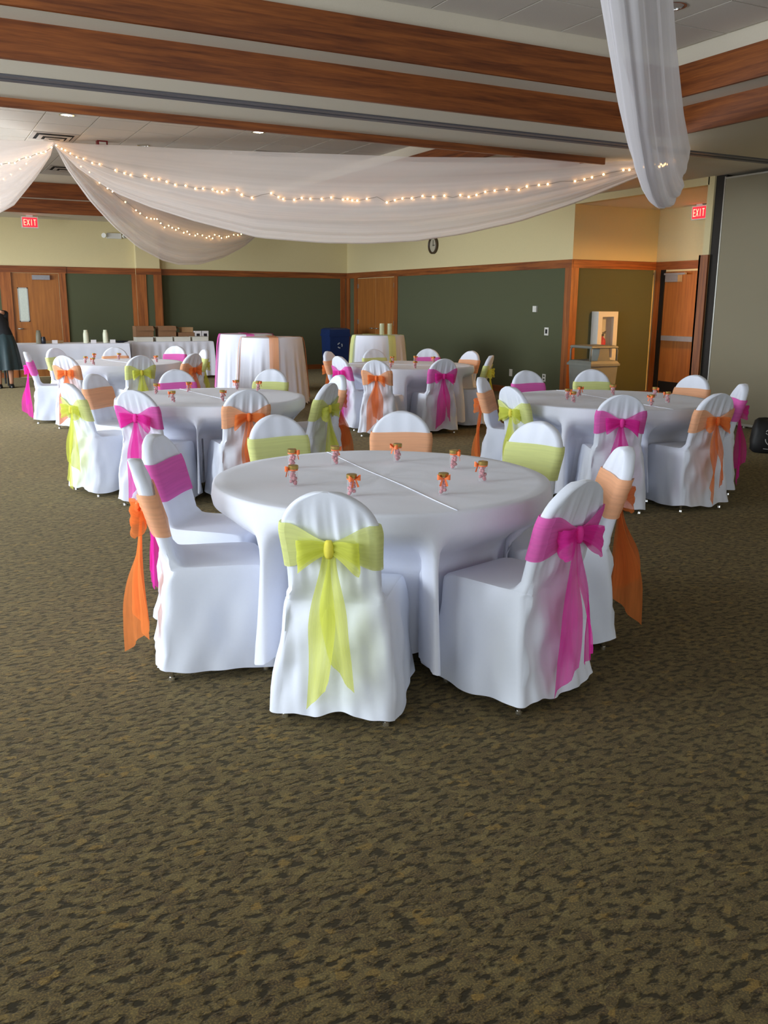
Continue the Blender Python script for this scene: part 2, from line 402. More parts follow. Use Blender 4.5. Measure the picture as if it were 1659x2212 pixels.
# alcove door, set back in its frame
d4 = S('door_4', box(XA-.008, XA+.05, YA0+.33, YA1-.24, .1, 2.10), 'door_wood', label='oak alcove door with a push bar')
S('trim_door_gap', box(XA-.03, XA-.001, YA1-.24, YA1-.151, 0, RAIL0), 'dark_metal')
MB().box(XA-.07, XA-.008, YA0+.45, YA1-.3, .98, 1.06).obj('push_bar', 'closer', d4)
MB().box(XA-.011, XA-.008, YA0+.34, YA1-.25, .12, .3).obj('kick_plate', 'dark_metal', d4)
MB().box(XA-.11, XA-.008, YA1-.62, YA1-.34, 1.93, 2.05).box(XA-.14, XA-.1, YA1-.80, YA1-.34, 2.04, 2.07).obj('door_closer', 'closer', d4)

# ---- folding partition, its panels parked side by side under the soffit
for i in range(4):
    x = XR-.005+i*.115
    pt = thing('partition_panel', 'beige fabric folding partition panel parked beside the alcove, facing the tables' if i == 0 else 'beige fabric partition panel stacked behind the front one', 'partition', (x, 8.22, 0), group='parked partition panels')
    box(0, .1, -.62, .62, .06, ZS-.06).obj('panel', 'panel_fabric', pt)
    MB().box(-.006, .106, .62, .637, .03, ZS-.03).box(-.006, .106, -.637, -.62, .03, ZS-.03).box(-.006, .106, -.62, .62, ZS-.06, ZS-.04).box(-.006, .106, -.62, .62, .03, .06).obj('edge_trim', 'alu', pt)
    MB().cyl(.05, 0, ZS-.04, ZS, .012).cyl(.05, 0, 0, .03, .02).obj('hanger', 'alu', pt)

# ================================================================== CHAIRS
def half_w(z):
    if z >= .745: return .184*math.sqrt(max(0, 1-((z-.745)/.170)**2))
    return .184 - .008*math.sin(PI*max(0, (z-.42))/.325)
def rear_y(z): return interp([(0, -.245), (.3, -.225), (.47, -.215), (.6, -.245), (.75, -.29), (.915, -.345)], z)
def slab(u, z, off=0.):
    """outline of the padded back at height z; u in 0..1 runs round it, rear face in 0..0.45"""
    w = half_w(z)+off; yr = rear_y(z)-off; th = (.052*min(1, (half_w(z)/.06)) + 2*off)
    # superellipse
    a = 2*PI*u; c, s_ = math.cos(a), math.sin(a); n = .35
    x = w*math.copysign(abs(c)**n, c); y = math.copysign(abs(s_)**(.55), s_)
    return x, yr+th/2-y*th/2
def make_cover(seed):
    """one continuous cloth: skirt rings up to the seat edge, in across the seat, then up round the padded back"""
    R = rnd(seed); mb = MB(); ph = [R.uniform(0, 6.28) for _ in range(8)]; seg = 26
    sl = [R.uniform(-.5, .5) for _ in range(3)]
    def ring(z, W, yr, yf, rc, amp, hem=False):
        rc = max(.0005, min(rc, W*.98, (yf-yr)/2*.98)); path = []
        cx, cy0, cy1 = W-rc, yr+rc, yf-rc
        def line(a, b, n): path.extend([(a[0]+(b[0]-a[0])*i/n, a[1]+(b[1]-a[1])*i/n) for i in range(n)])
        def arc(c, a0): path.extend([(c[0]+rc*math.cos(a0+PI/2*i/5), c[1]+rc*math.sin(a0+PI/2*i/5)) for i in range(5)])
        line((-cx, yr), (cx, yr), seg*2); arc((cx, cy0), -PI/2); line((W, cy0), (W, cy1), seg); arc((cx, cy1), 0)
        line((cx, yf), (-cx, yf), seg); arc((-cx, cy1), PI/2); line((-W, cy1), (-W, cy0), seg); arc((-cx, cy0), PI)
        n = len(path); c = Vector((0, (yr+yf)/2)); pts = []
        for i, p in enumerate(path):
            t = i/n*2*PI; d = (Vector(p)-c).normalized(); x, y = p
            f = amp*(math.cos(6*t+ph[0]+z*5)+.6*math.cos(11*t+ph[1]-z*9)+.35*math.cos(19*t+ph[2]+z*14))
            x += d.x*f; y += d.y*f
            if i < seg*2+5:                                   # rear panel
                g = math.exp(-((z-.70)/.13)**2)*ss(.912, .86, z)
                cr = math.cos(x*(88+30*(z-.7))+ph[3]+1.4*math.sin(x*15+ph[4])); cr = math.copysign(abs(cr)**.7, cr)
                y -= g*(.0062*cr+.0025*math.cos(x*171+ph[5]))
                lo = ss(.62, .5, z)*ss(.03, .2, z)             # soft diagonal pulls below the sash
                y -= lo*(.0095*math.cos(26*(x+(z-.3)*.75)+ph[6])+.008*math.cos(31*(x-(z-.3)*.9)+ph[7]))*ss(.27, .18, abs(x))
            elif z > .5: y += .0014*math.cos(x*60+ph[3])
            elif z < .46:                                      # sides and front: slanting folds
                c_ = math.cos(21*(y+(z-.3)*.8)+ph[5])+.5*math.cos(40*(y-(z-.3)*.5)+ph[6]); q = .0055*ss(.46, .3, z)*math.copysign(abs(c_)**.75, c_)
                x += d.x*q; y += d.y*q*.5
            pts.append((x, y, z+(.011*math.cos(3*t+ph[2])+.006*math.cos(7*t+ph[4]) if hem else 0)))
        return pts
    rings = []
    for q, (z, W, yr, yf, amp) in enumerate(((.045, .246, -.270, .230, .0060), (.075, .243, -.265, .229, .0058), (.12, .238, -.253, .228, .0055), (.18, .232, -.246, .226, .005), (.24, .226, -.240, .224, .0043), (.30, .220, -.234, .222, .0036), (.35, .214, -.229, .220, .003), (.40, .208, -.225, .218, .002), (.435, .203, -.221, .216, .001), (.457, .199, -.218, .212, 0), (.470, .195, -.216, .200, 0))):
        rings.append(ring(z, W, yr, yf, .03, amp, q == 0))
    for z, W, yf in ((.4755, .192, .17), (.479, .190, .10), (.481, .189, .0), (.482, .188, -.08), (.484, .188, -.125), (.490, .187, -.148), (.502, .186, -.160)):
        rings.append(ring(z, W, rear_y(z), yf, .02, 0))
    for z in (.52, .545, .57, .60, .63, .66, .69, .72, .745, .77, .795, .82, .84, .858, .874, .888, .899, .907, .9125):
        w = half_w(z); rings.append(ring(z, w, rear_y(z), rear_y(z)+.054*min(1, w/.05), .024, 0))
    yy = rear_y(.915)+.02
    rings.append([(x*.3, yy+(y-yy)*.3, .9155) for x, y, z in rings[-1]])
    mb.loft(rings, True, False, True)
    return mb.mesh('cover', 'cover', True, 70)
COVERS = [make_cover(s) for s in (3, 11, 27)]
leg_me = MB().cyl(0, 0, .012, .19, .011, .011, 10).cyl(0, 0, 0, .014, .016, .014, 10).mesh('leg', 'chrome', True, 40)

COLS = {'p': ('pink', 'f444b8'), 'o': ('orange', 'fb9450'), 'y': ('lime', 'e8ec72')}
BANDS = {'p': 'f070c2', 'o': 'fdbe92', 'y': 'e6eb9c'}
for c_, (nm, hx) in COLS.items():
    sheer('organza_'+nm, hx, .36); sheer('organza_band_'+nm, BANDS[c_], .24, back=.12)
    M('knot_'+nm, {'p': 'ee34a4', 'o': 'f87834', 'y': 'e8dc50'}[c_], .7)
SZ = .705
def make_sash(seed):
    R = rnd(seed); out = {}
    KN = (R.uniform(-.01, .015), 0, SZ)
    mb = MB(); rows = []
    def path(z, off):
        W, yr = half_w(z)+off, rear_y(z)-off; yf = rear_y(z)+.054*min(1, half_w(z)/.05)+off; rc = min(.024+off, W*.9, (yf-yr)/2*.98); P = []
        cx, c0, c1 = W-rc, yr+rc, yf-rc
        L = lambda p, q, n: P.extend([(p[0]+(q[0]-p[0])*i/n, p[1]+(q[1]-p[1])*i/n) for i in range(n)])
        A = lambda c, a0: P.extend([(c[0]+rc*math.cos(a0+PI/2*i/5), c[1]+rc*math.sin(a0+PI/2*i/5)) for i in range(5)])
        L((-cx, yr), (cx, yr), 44); A((cx, c0), -PI/2); L((W, c0), (W, c1), 2); A((cx, c1), 0); L((cx, yf), (-cx, yf), 22); A((-cx, c1), PI/2); L((-W, c1), (-W, c0), 2); A((-cx, c0), PI)
        return P
    base = path(SZ, 0); K = len(base)
    for i in range(K+1):
        ii = i % K; rear = ii < 44; x0 = base[ii][0]
        g = ss(0, 1, 1-min(1, abs(x0-KN[0])/.17)) if rear else 0
        hw = .089*(1-g)+.030*g; row = []
        for j in range(11):
            v = j/10*2-1; z = SZ+hw*v+.003*math.sin(ii*.2)
            x, y = path(z, .0085)[ii]
            if rear: y -= .010*g+.0045*abs(math.cos(v*6+seed))*g**.4+.002*math.cos(v*12+2*seed+x*22)+.003
            row.append((x, y, z))
        rows.append(row)
    mb.grid(rows); out['sash'] = mb
    ky = rear_y(SZ)-.022
    for s, nm in ((-1, 'bow_loop_a'), (1, 'bow_loop_b')):
        rows = []; Lp = R.uniform(.10, .125); dr = R.uniform(.015, .05); tilt = R.uniform(-.2, .3)
        for i in range(25):
            t = i/24; e = math.sin(PI*t)
            cx = KN[0]+s*Lp*e**.75; cyy = ky-.008-.034*math.sin(2*PI*t)*(.6+.4*e)-.012*e; cz = KN[2]-dr*e**1.6
            hw = .016+.046*e**.7
            row = []
            for j in range(9):
                v = j/8*2-1
                row.append((cx+s*tilt*hw*v*.4, cyy-.004*math.cos(v*7+i*.1), cz+hw*v*(1 if t < .5 else .86)))
            rows.append(row)
        m2 = MB(); m2.grid(rows); out[nm] = m2
    mk = MB(); rows = []
    for i in range(9):
        f = i/8; z = KN[2]-.036+.066*f; r = .009+.007*math.sin(PI*f)**.6
        rows.append([(KN[0]+r*1.1*math.cos(2*PI*j/14)*(1+.12*math.cos(5*2*PI*j/14+f*3)), ky-.012+r*math.sin(2*PI*j/14), z) for j in range(14)])
    mk.loft(rows, True, True, True); out['bow_knot'] = mk
    for s, nm in ((-1, 'bow_tail_a'), (1, 'bow_tail_b')):
        rows = []; Lt = R.uniform(.54, .63) if s < 0 else R.uniform(.44, .53); off = R.uniform(.025, .055); W = R.uniform(.042, .060)
        ph = R.uniform(0, 6); tw = R.uniform(.35, .95)*R.choice((-1, 1))
        for i in range(19):
            t = i/18; row = []
            for j in range(9):
                v = j/8*2-1; hw = .014+W*ss(0, .55, t)
                zz = KN[2]-.02-Lt*t*(1 + .10*v*s*ss(.8, 1, t))
                tau = tw*ss(.1, .9, t)
                x = KN[0]+s*(.006+off*t**1.1)+hw*v*math.cos(tau)+.006*math.sin(5*t+ph)
                y = min(rear_y(max(0, zz)), ky+.012)-.012-.012*math.sin(PI*min(1, t*1.2))-.007*math.cos(v*5+ph+2*t)*(.4+t) - (.006 if s > 0 else 0) - hw*abs(math.sin(tau))*(1+math.copysign(1, tw)*v)
                row.append((x, y, zz))
            rows.append(row)
        m2 = MB(); m2.grid(rows); out[nm] = m2
    return out
SASH = {}
for c_, (nm, hx) in COLS.items():
    SASH[c_] = []
    for sd in (5, 17, 29):
        d = make_sash(sd+ord(c_))
        SASH[c_].append({q: m.mesh(q.rsplit('_', 1)[0] if q[-2:] in ('_a', '_b') else q, 'organza_band_'+nm if q == 'sash' else ('knot_'+nm if q == 'bow_knot' else 'organza_'+nm), True) for q, m in d.items()})
nchair = 0
def chair(top, face, colour, label, group):
    """top: where the top of the back is; face: heading of the seat"""
    global nchair
    x, y = top[0]+.33*math.cos(face), top[1]+.33*math.sin(face)
    t = thing('banquet_chair', label, 'chair', (x, y, 0), face-PI/2, group)
    i = nchair; nchair += 1
    link('cover', COVERS[i % 3], t)
    for lx, ly in ((-.197, -.214), (.197, -.214), (-.185, .185), (.185, .185)): link('leg', leg_me, t, (lx, ly, 0))
    d = SASH[colour][(i*7+i//3) % 3]
    s = link('sash', d['sash'], t)
    for q in ('bow_loop_a', 'bow_loop_b', 'bow_knot', 'bow_tail_a', 'bow_tail_b'):
        link(q.rsplit('_', 1)[0] if q[-2:] in ('_a', '_b') else q, d[q], s)
    return (x, y, face)

# ================================================================== TABLES
def make_cloth(R, ztop, zhem, seed, nf, amp, flare, chairs=(), n=180, at=(0, 0)):
    Rd = rnd(seed); ph = [Rd.uniform(0, 6.28) for _ in range(6)]
    mb = MB(); rings = []
    for r in (.02, .25*R, .5*R, .75*R, .92*R, R-.012):
        rings.append([(r*math.cos(2*PI*j/n), r*math.sin(2*PI*j/n), ztop+.001*math.cos(5*r+j*.2)) for j in range(n)])
    zs = [ztop-.004, ztop-.015] + [ztop-.03-(ztop-.03-zhem)*q for q in (0, .05, .1, .17, .25, .33, .42, .5, .6, .7, .8, .9, 1)]
    for q, z in enumerate(zs):
        ring = []
        f = max(0, (ztop-.02-z)/(ztop-.02-zhem))
        for j in range(n):
            a = 2*PI*j/n
            fold = math.cos(nf*a+ph[0]+.9*math.sin(3*a+ph[1]))+.45*math.cos((nf*2-3)*a+ph[2]+.6*math.sin(2*a))+.4*math.cos((nf//2)*a+ph[3])
            r = R-.004+(.004 if q else 0)+flare*f**.8+amp*ss(.0, .8, f)*fold
            x, y = r*math.cos(a), r*math.sin(a); zz = z+(.018*math.cos(nf*a+ph[4]) if q == len(zs)-1 else 0)
            for cx, cy, fc in chairs:                      # pushed in by the seats under the table edge
                dx, dy = x+at[0]-cx, y+at[1]-cy
                ly = dx*math.cos(fc)+dy*math.sin(fc); lx = -dx*math.sin(fc)+dy*math.cos(fc)
                if abs(lx) < .37 and -.3 < ly < .262:
                    w = ss(.36, .26, abs(lx))*ss(.70, .50, z)
                    if z < .5: w = max(w, ss(.30, .275, abs(lx)))
                    if w > 0:
                        m = (.262-ly)*w; x += m*math.cos(fc); y += m*math.sin(fc)
            ring.append((x, y, zz))
        rings.append(ring)
    mb.loft(rings, True, True, False)
    return mb
def seam(R, ztop, ang):
    mb = MB(); pts = []
    for i in range(41):
        s = (i/40*2-1)*(R-.02)
        w = .004*math.sin(s*7)
        pts.append((s*math.cos(ang)-w*math.sin(ang), s*math.sin(ang)+w*math.cos(ang), ztop+.001))
    return mb.tube(pts, .0022, 6)
TABLES = {
 't1': dict(c=(1.88, 3.65), R=.775, seam=math.radians(86), ph='farthest from the green walls'),
 't2': dict(c=(2.24, 7.55), R=.80, seam=math.radians(95), ph='under the grey ceiling track'),
 't3': dict(c=(2.48, 12.45), R=.80, seam=math.radians(100), ph='before the buffet'),
 't4': dict(c=(5.80, 10.50), R=.86, seam=math.radians(140), ph='before the recycling bin'),
 't5': dict(c=(5.27, 5.98), R=.86, seam=math.radians(84), ph='before the grey trash can'),
}
# (x, y of the top of the back, colour, what sets it apart)
CH = {
 't1': [((1.225, 2.80), 'y', 'lime bow and long tails'), ((2.18, 2.57), 'p', 'pink bow and long tails'), ((2.90, 3.13), 'o', 'orange bow towards the partition'), ((3.10, 4.06), 'y', 'lime band between orange ones'), ((2.62, 4.82), 'o', 'peach band between lime ones'), ((1.845, 4.96), 'y', 'lime band beside pink one'), ((1.01, 4.46), 'p', 'flat pink band'), ((.765, 3.765), 'o', 'orange bow in profile')],
 't2': [((1.42, 6.82), 'p', 'pink bow and tails'), ((2.215, 6.51), 'o', 'orange bow across its back'), ((3.03, 6.78), 'y', 'lime bow towards the partition'), ((3.47, 7.55), 'o', 'orange tails towards the partition'), ((3.16, 8.51), 'y', 'flat lime band'), ((2.265, 8.81), 'p', 'flat pink band'), ((1.425, 8.53), 'o', 'flat peach band'), ((1.07, 7.61), 'y', 'lime bow and wide tail')],
 't3': [((1.295, 12.67), 'p', 'pink bow in profile'), ((1.62, 11.63), 'o', 'orange bow beside pink one'), ((2.49, 11.30), 'y', 'lime bow and tails'), ((3.225, 11.52), 'o', 'orange bow towards cocktail tables'), ((3.66, 12.50), 'y', 'lime tails towards cocktail tables'), ((3.56, 13.72), 'p', 'flat pink band'), ((2.61, 13.54), 'o', 'flat peach band'), ((1.77, 13.55), 'y', 'flat lime band')],
 't4': [((4.68, 10.30), 'p', 'pink bow in profile'), ((5.03, 11.42), 'o', 'orange band behind pink bow'), ((5.90, 11.75), 'y', 'flat lime band'), ((6.75, 11.62), 'p', 'flat pink band'), ((7.0, 10.82), 'o', 'flat peach band'), ((6.60, 9.73), 'y', 'lime tails in profile'), ((5.66, 9.35), 'p', 'pink bow and long tails'), ((4.76, 9.42), 'o', 'orange bow and long tails')],
 't5': [((4.50, 6.83), 'o', 'orange bow in profile'), ((4.20, 5.95), 'y', 'lime bow and tails'), ((5.40, 7.37), 'p', 'flat pink band'), ((6.14, 7.25), 'y', 'flat lime band'), ((6.56, 6.25), 'o', 'flat peach band'), ((6.20, 5.36), 'p', 'pink tails in profile'), ((5.34, 4.83), 'o', 'orange bow and tails'), ((4.59, 5.05), 'p', 'pink bow and tails')],
}
TURN = {('t1', 6): 5, ('t1', 7): -6, ('t5', 6): -6, ('t5', 7): 6, ('t3', 1): 4, ('t3', 2): 2, ('t3', 3): -5, ('t2', 0): 3, ('t2', 1): -4, ('t2', 2): -7, ('t2', 7): 20}   # chairs standing a little askew, degrees
JARS = {
 't1': [(1.59, 4.04), (1.43, 3.62), (1.57, 3.32), (1.82, 4.04), (2.14, 3.98), (2.29, 3.68), (2.24, 3.35), (1.93, 3.18)],
 't2': [(1.86, 7.92), (1.82, 7.19), (2.16, 7.97), (2.2, 7.1), (2.62, 8.0), (2.76, 7.82)],
 't3': [(1.99, 12.3), (2.03, 11.95), (2.22, 13.0), (2.54, 12.93), (2.88, 12.15)],
 't4': [(5.28, 10.02), (5.77, 10.89), (6.1, 10.87), (5.53, 9.85), (6.24, 10.6)],
 't5': [(4.89, 6.07), (4.77, 5.84), (5.13, 6.21), (5.52, 6.22), (5.19, 5.39), (5.69, 5.88), (5.49, 5.52)],
}
ZTOP = .768
# jar parts, built once
sheerglass = M('jar_glass', 'dfe6ea', .05, alpha=.16, spec=.8)
M('candy', 'dc7f86', .25, nscale=160, namt=.7); M('candy_pale', 'f2d8d6', .3); M('gold_lid', 'b59a55', .3, .8); M('ribbon', 'ff7a3a', .5, emit='ff7a3a', estr=.0)
jg = MB().lathe([(.016, 0), (.018, .003), (.018, .05), (.0165, .056), (.0165, .064)], 16).mesh('glass', 'jar_glass', True, 40)
Rj = rnd(4); mbj = MB()
for q in range(15): mbj.sphere((Rj.uniform(-.009, .009), Rj.uniform(-.009, .009), .008+.0031*q), .0072, 8, 5)
jc = mbj.mesh('candies', 'candy', True)
jl = MB().lathe([(.019, .062), (.0195, .064), (.0195, .074), (.018, .0755)], 18).mesh('lid', 'gold_lid', True, 40)
mbr = MB().lathe([(.0172, .0565), (.018, .057), (.018, .0605), (.0172, .061)], 18, cap0=False, cap1=False)
for s in (-1, 1):
    rows = []
    for i in range(13):
        t = i/12; e = math.sin(PI*t)
        rows.append([(.021+.007*math.sin(2*PI*t), s*.024*e, .058+.010*e*v+.006*e) for v in (-1, 0, 1)])
    n0 = len(mbr.v)
    for r in rows: mbr.v += r
    for i in range(12):
        for j in range(2): a = n0+i*3+j; mbr.f.append((a, a+1, a+4, a+3))
    mbr.quad((.021, s*.002, .058), (.023, s*.008, .056), (.026, s*.017, .034), (.025, s*.009, .032))
jr = mbr.mesh('ribbon', 'ribbon', True)

for tk, T_ in TABLES.items():
    cx, cy = T_['c']; R_ = T_['R']; ph = T_['ph']
    tb = thing('round_table', 'round folding table under the white cloth '+ph, 'table', (cx, cy, 0))
    MB().cyl(0, 0, .735, .758, R_-.015, None, 64).obj('tabletop', 'table_wood', tb)
    for a in (0, 1, 2, 3):
        q = PI/4+a*PI/2
        MB().tube([(.32*math.cos(q), .32*math.sin(q), 0), (.32*math.cos(q), .32*math.sin(q), .735)], .014).obj('leg', 'dark_metal', tb)
    placed = []
    for q, ((px, py), c_, ap) in enumerate(CH[tk]):
        f = math.atan2(cy-py, cx-px)+math.radians(TURN.get((tk, q), 0))
        placed.append(chair((px, py), f, c_, 'white chair with %s at the table %s' % (ap, ph), 'covered chairs at the round table '+ph))
    cl = make_cloth(R_, ZTOP, .11, 3+ord(tk[1]), 17, .016, .05, placed, 220, (cx, cy)).obj('tablecloth', 'cloth', None, True, loc=(cx, cy, 0), label='white round tablecloth to the floor on the table '+ph, cat='tablecloth')
    seam(R_, ZTOP, T_['seam']).obj('seam', 'cloth', cl, True)
    for i, (jx, jy) in enumerate(JARS[tk]):
        j = thing('candy_jar', 'small jar of pink candies with orange ribbon, table '+ph, 'jar', (jx, jy, ZTOP+.001), i*2.4, 'candy jars on the table '+ph)
        link('glass', jg, j); link('candies', jc, j)['kind'] = 'stuff'; link('lid', jl, j); link('ribbon', jr, j); j.scale = (1.15, 1.15, 1.22)

# ---- tall cocktail tables
for (x, y, zt_, R_, col, angs, nm, ph) in ((5.24, 15.41, 1.02, .46, 'p', (171, 80), 'pink', 'with pink runners'), (4.98, 13.42, 1.035, .47, 'o', (165, 73), 'peach', 'with peach runners'), (7.25, 14.24, 1.02, .455, 'y', (178, 92), 'lime', 'with lime runners before the double door')):
    tb = thing('cocktail_table', 'tall round cocktail table under the cloth '+ph, 'table', (x, y, 0))
    MB().cyl(0, 0, zt_-.035, zt_-.01, R_-.012, None, 48).obj('tabletop', 'table_wood', tb)
    MB().cyl(0, 0, .04, zt_-.03, .035).obj('pole', 'dark_metal', tb); MB().lathe([(.27, 0), (.27, .02), (.05, .045)], 32).obj('base', 'dark_metal', tb)
    make_cloth(R_, zt_, .03, int(x*10), 20, .013, .085, (), 240).obj('cocktail_tablecloth', 'cloth', None, True, loc=(x, y, 0), label='white floor-length cloth on the tall cocktail table '+ph, cat='tablecloth')
    for a in angs:
        a = math.radians(a); rows = []
        prof = [(-R_-.112, .10), (-R_-.09, .35), (-R_-.07, .6), (-R_-.05, .85), (-R_-.03, zt_-.06), (-R_-.016, zt_-.02), (-R_-.004, zt_+.004), (-R_+.02, zt_+.008)]
        prof = prof+[(0, zt_+.008)]+[(-s, z) for s, z in reversed(prof)]
        for s, z in prof:
            bow = math.cos(0)
            rows.append([(s*math.cos(a)-v*math.sin(a)-(.18*v*v*math.copysign(1, s) if abs(s) > R_-.01 else 0)*math.cos(a)*4*.2, s*math.sin(a)+v*math.cos(a), z) for v in (-.07, -.035, 0, .035, .07)])
        MB().grid(rows).obj('table_runner', 'organza_band_'+COLS[col][0], None, True, loc=(x, y, 0), label='sheer %s runner draped across the tall cocktail table' % nm, cat='runner', group='%s runners crossing on a cocktail table' % nm)
M('vase_glass', 'd8dcb8', .08, alpha=.45)
for i, (vx, vy) in enumerate(((7.21, 14.02), (7.34, 13.98))):
    v = MB().lathe([(.04, 0), (.042, .004), (.042, .19), (.038, .19), (.036, .012)], 20, cap1=False).obj('glass_vase', 'vase_glass', None, True, 40, loc=(vx, vy, 1.03), label='slim clear cylinder vase standing on the lime-dressed cocktail table', cat='vase', group='cylinder vases on the cocktail table')

# ---- buffet
def buffet(x0, x1, y0, y1, zhem, pleat, label):
    cx, cy = (x0+x1)/2, (y0+y1)/2; w, d = (x1-x0)/2, (y1-y0)/2
    tb = thing('buffet_table', 'long folding table under the '+label, 'table', (cx, cy, 0))
    box(-w, w, -d, d, .725, .757).obj('tabletop', 'table_wood', tb)
    for sx in (-1, 1):
        for sy in (-1, 1): MB().cyl(sx*(w-.2), sy*(d-.1), 0, .725, .016).obj('leg', 'dark_metal', tb)
    mb = MB(); per = []
    n = 60; m = 16
    for a, b, kx in (((-w, -d), (w, -d), n), ((w, -d), (w, d), m), ((w, d), (-w, d), n), ((-w, d), (-w, -d), m)):
        per += [(a[0]+(b[0]-a[0])*i/kx, a[1]+(b[1]-a[1])*i/kx) for i in range(kx)]
    rings = []
    for f, z in ((.05, ZTOP), (.97, ZTOP), (1.0, ZTOP-.006)): rings.append([(x*f, y*f, z) for x, y in per])
    for q in range(8):
        t = q/7; z = ZTOP-.02-(ZTOP-.02-zhem)*t; ring = []
        for i, (x, y) in enumerate(per):
            o = .006+.02*t+pleat*t**.5*math.cos(i*1.05+.6*math.sin(i*.3))
            nx = (1 if x >= w-1e-6 else -1 if x <= -w+1e-6 else 0); ny = (1 if y >= d-1e-6 else -1 if y <= -d+1e-6 else 0)
            ring.append((x+nx*o, y+ny*o, z))
        rings.append(ring)
    mb.loft(rings, True, True, False).obj('buffet_tablecloth', 'cloth', None, True, 50, loc=(cx, cy, 0), label=label, cat='tablecloth')
buffet(1.35, 3.80, 18.25, 19.0, .30, .003, 'plain white cloth ending above the carpet on the buffet table')
buffet(3.95, 5.62, 18.65, 19.4, .06, .02, 'pleated white cloth on the box-laden buffet table')
M('bottle_white', 'dfe2c8', .35); M('bottle_grey', '8d8a78', .4); M('card', 'e2dfe2', .7); M('cardboard', '8f6a4c', .85, nscale=20); M('cardboard_light', 'b08e66', .85)
for bx, by, mt, lb in ((3.02, 18.42, 'bottle_white', 'tall pale bottle beside the door casing on the buffet'), (3.39, 18.42, 'bottle_white', 'tall pale bottle before the green panel on the buffet'), (2.16, 18.45, 'bottle_grey', 'grey-beige tall bottle before the oak door on the buffet')):
    b = MB().lathe([(.045, 0), (.052, .01), (.05, .17), (.04, .215), (.036, .22)], 20).obj('bottle', mt, None, True, 40, loc=(bx, by, ZTOP+.002), label=lb, cat='bottle')
    MB().lathe([(.036, .219), (.038, .222), (.038, .245), (.034, .25)], 20).obj('cap', mt, b, True, 40)
for bx, by, g in ((2.44, 18.4, 0), (3.15, 18.36, 0), (3.51, 18.34, 0)):
    MB().box(-.05, .05, -.002, .002, 0, .065).box(-.05, .05, .018, .02, 0, .06).quad((-.05, -.002, .064), (.05, -.002, .064), (.05, .02, .06), (-.05, .02, .06)).obj('place_card', 'card', None, loc=(bx, by, ZTOP+.002), label='small white folded card standing on the buffet cloth', cat='card', group='folded cards on the buffet')
M('dark_ceramic', '1a1d2c', .3)
MB().lathe([(.05, 0), (.12, .012), (.15, .03), (.145, .033), (.11, .016), (.02, .012)], 24).obj('dark_plate', 'dark_ceramic', None, True, loc=(3.70, 18.5, ZTOP+.002), label='dark blue shallow plate at the end of the buffet cloth', cat='plate')
MB().lathe([(.035, 0), (.04, .01), (.04, .09), (.03, .12), (.03, .13)], 16).obj('dark_bottle', 'dark_ceramic', None, True, 40, loc=(2.24, 18.42, ZTOP+.002), label='short black bottle beside the grey-beige one', cat='bottle')
tr_ = MB().box(-.17, .17, -.1, .1, 0, .012).box(-.17, .17, -.1, -.09, .012, .045).box(-.17, .17, .09, .1, .012, .045).box(-.17, -.16, -.09, .09, .012, .045).box(.16, .17, -.09, .09, .012, .045).obj('wooden_tray', 'cardboard_light', None, loc=(2.45, 18.7, ZTOP+.002), label='low wooden tray behind the card before the oak door', cat='tray')
def carton(x, y, z, w, d, h, mat, label, name='cardboard_box', flaps=False, rot=0, marks=False):
    t = thing(name, label, 'box', (x, y, z), rot, 'boxes on the buffet table')
    q = .006
    MB().box(-w/2, w/2, -d/2, -d/2+q, 0, h).box(-w/2, w/2, d/2-q, d/2, 0, h).box(-w/2, -w/2+q, -d/2+q, d/2-q, 0, h).box(w/2-q, w/2, -d/2+q, d/2-q, 0, h).box(-w/2+q, w/2-q, -d/2+q, d/2-q, 0, q).obj('body', mat, t)
    if flaps:
        MB().quad((-w/2, -d/2, h), (w/2, -d/2, h), (w/2, -d/2-.06, h-.09), (-w/2, -d/2-.06, h-.09)).obj('flap', mat, t)
        MB().quad((w/2, -d/2, h), (w/2, d/2, h), (w/2+.09, d/2, h-.05), (w/2+.09, -d/2, h-.05)).obj('flap', 'cardboard_light', t)
    else: MB().box(-w/2-.003, w/2+.003, -d/2-.003, d/2+.003, h, h+.004).obj('lid', mat, t)
    if marks: MB().box(-.035, .035, -d/2-.002, -d/2, h*.4, h*.75).obj('print', 'dark_ceramic', t)
for i, x in enumerate((4.22, 4.62, 4.99, 5.37)):
    carton(x, 18.86, ZTOP+.002, .33, .3, .085, 'white_paint', 'flat white carton in the row along the buffet edge', 'white_carton')
carton(4.30, 19.2, ZTOP+.002, .36, .3, .30, 'cardboard', 'brown cardboard box with folded flap before the oak pilaster', flaps=True)
carton(4.77, 19.2, ZTOP+.002, .36, .3, .30, 'cardboard', 'brown cardboard box with flap bent outward, between two boxes', flaps=True)
carton(5.17, 19.2, ZTOP+.002, .34, .3, .16, 'cardboard', 'low brown cardboard box beside the small printed boxes')
carton(5.22, 19.25, ZTOP+.168, .24, .2, .10, 'cardboard_light', 'small brown box lying on the low cardboard box')
for i, x in enumerate((5.40, 5.555)):
    carton(x+.02, 19.12, ZTOP+.002, .14, .14, .19, 'card', 'small white box printed with a dark square', 'printed_box', marks=True)

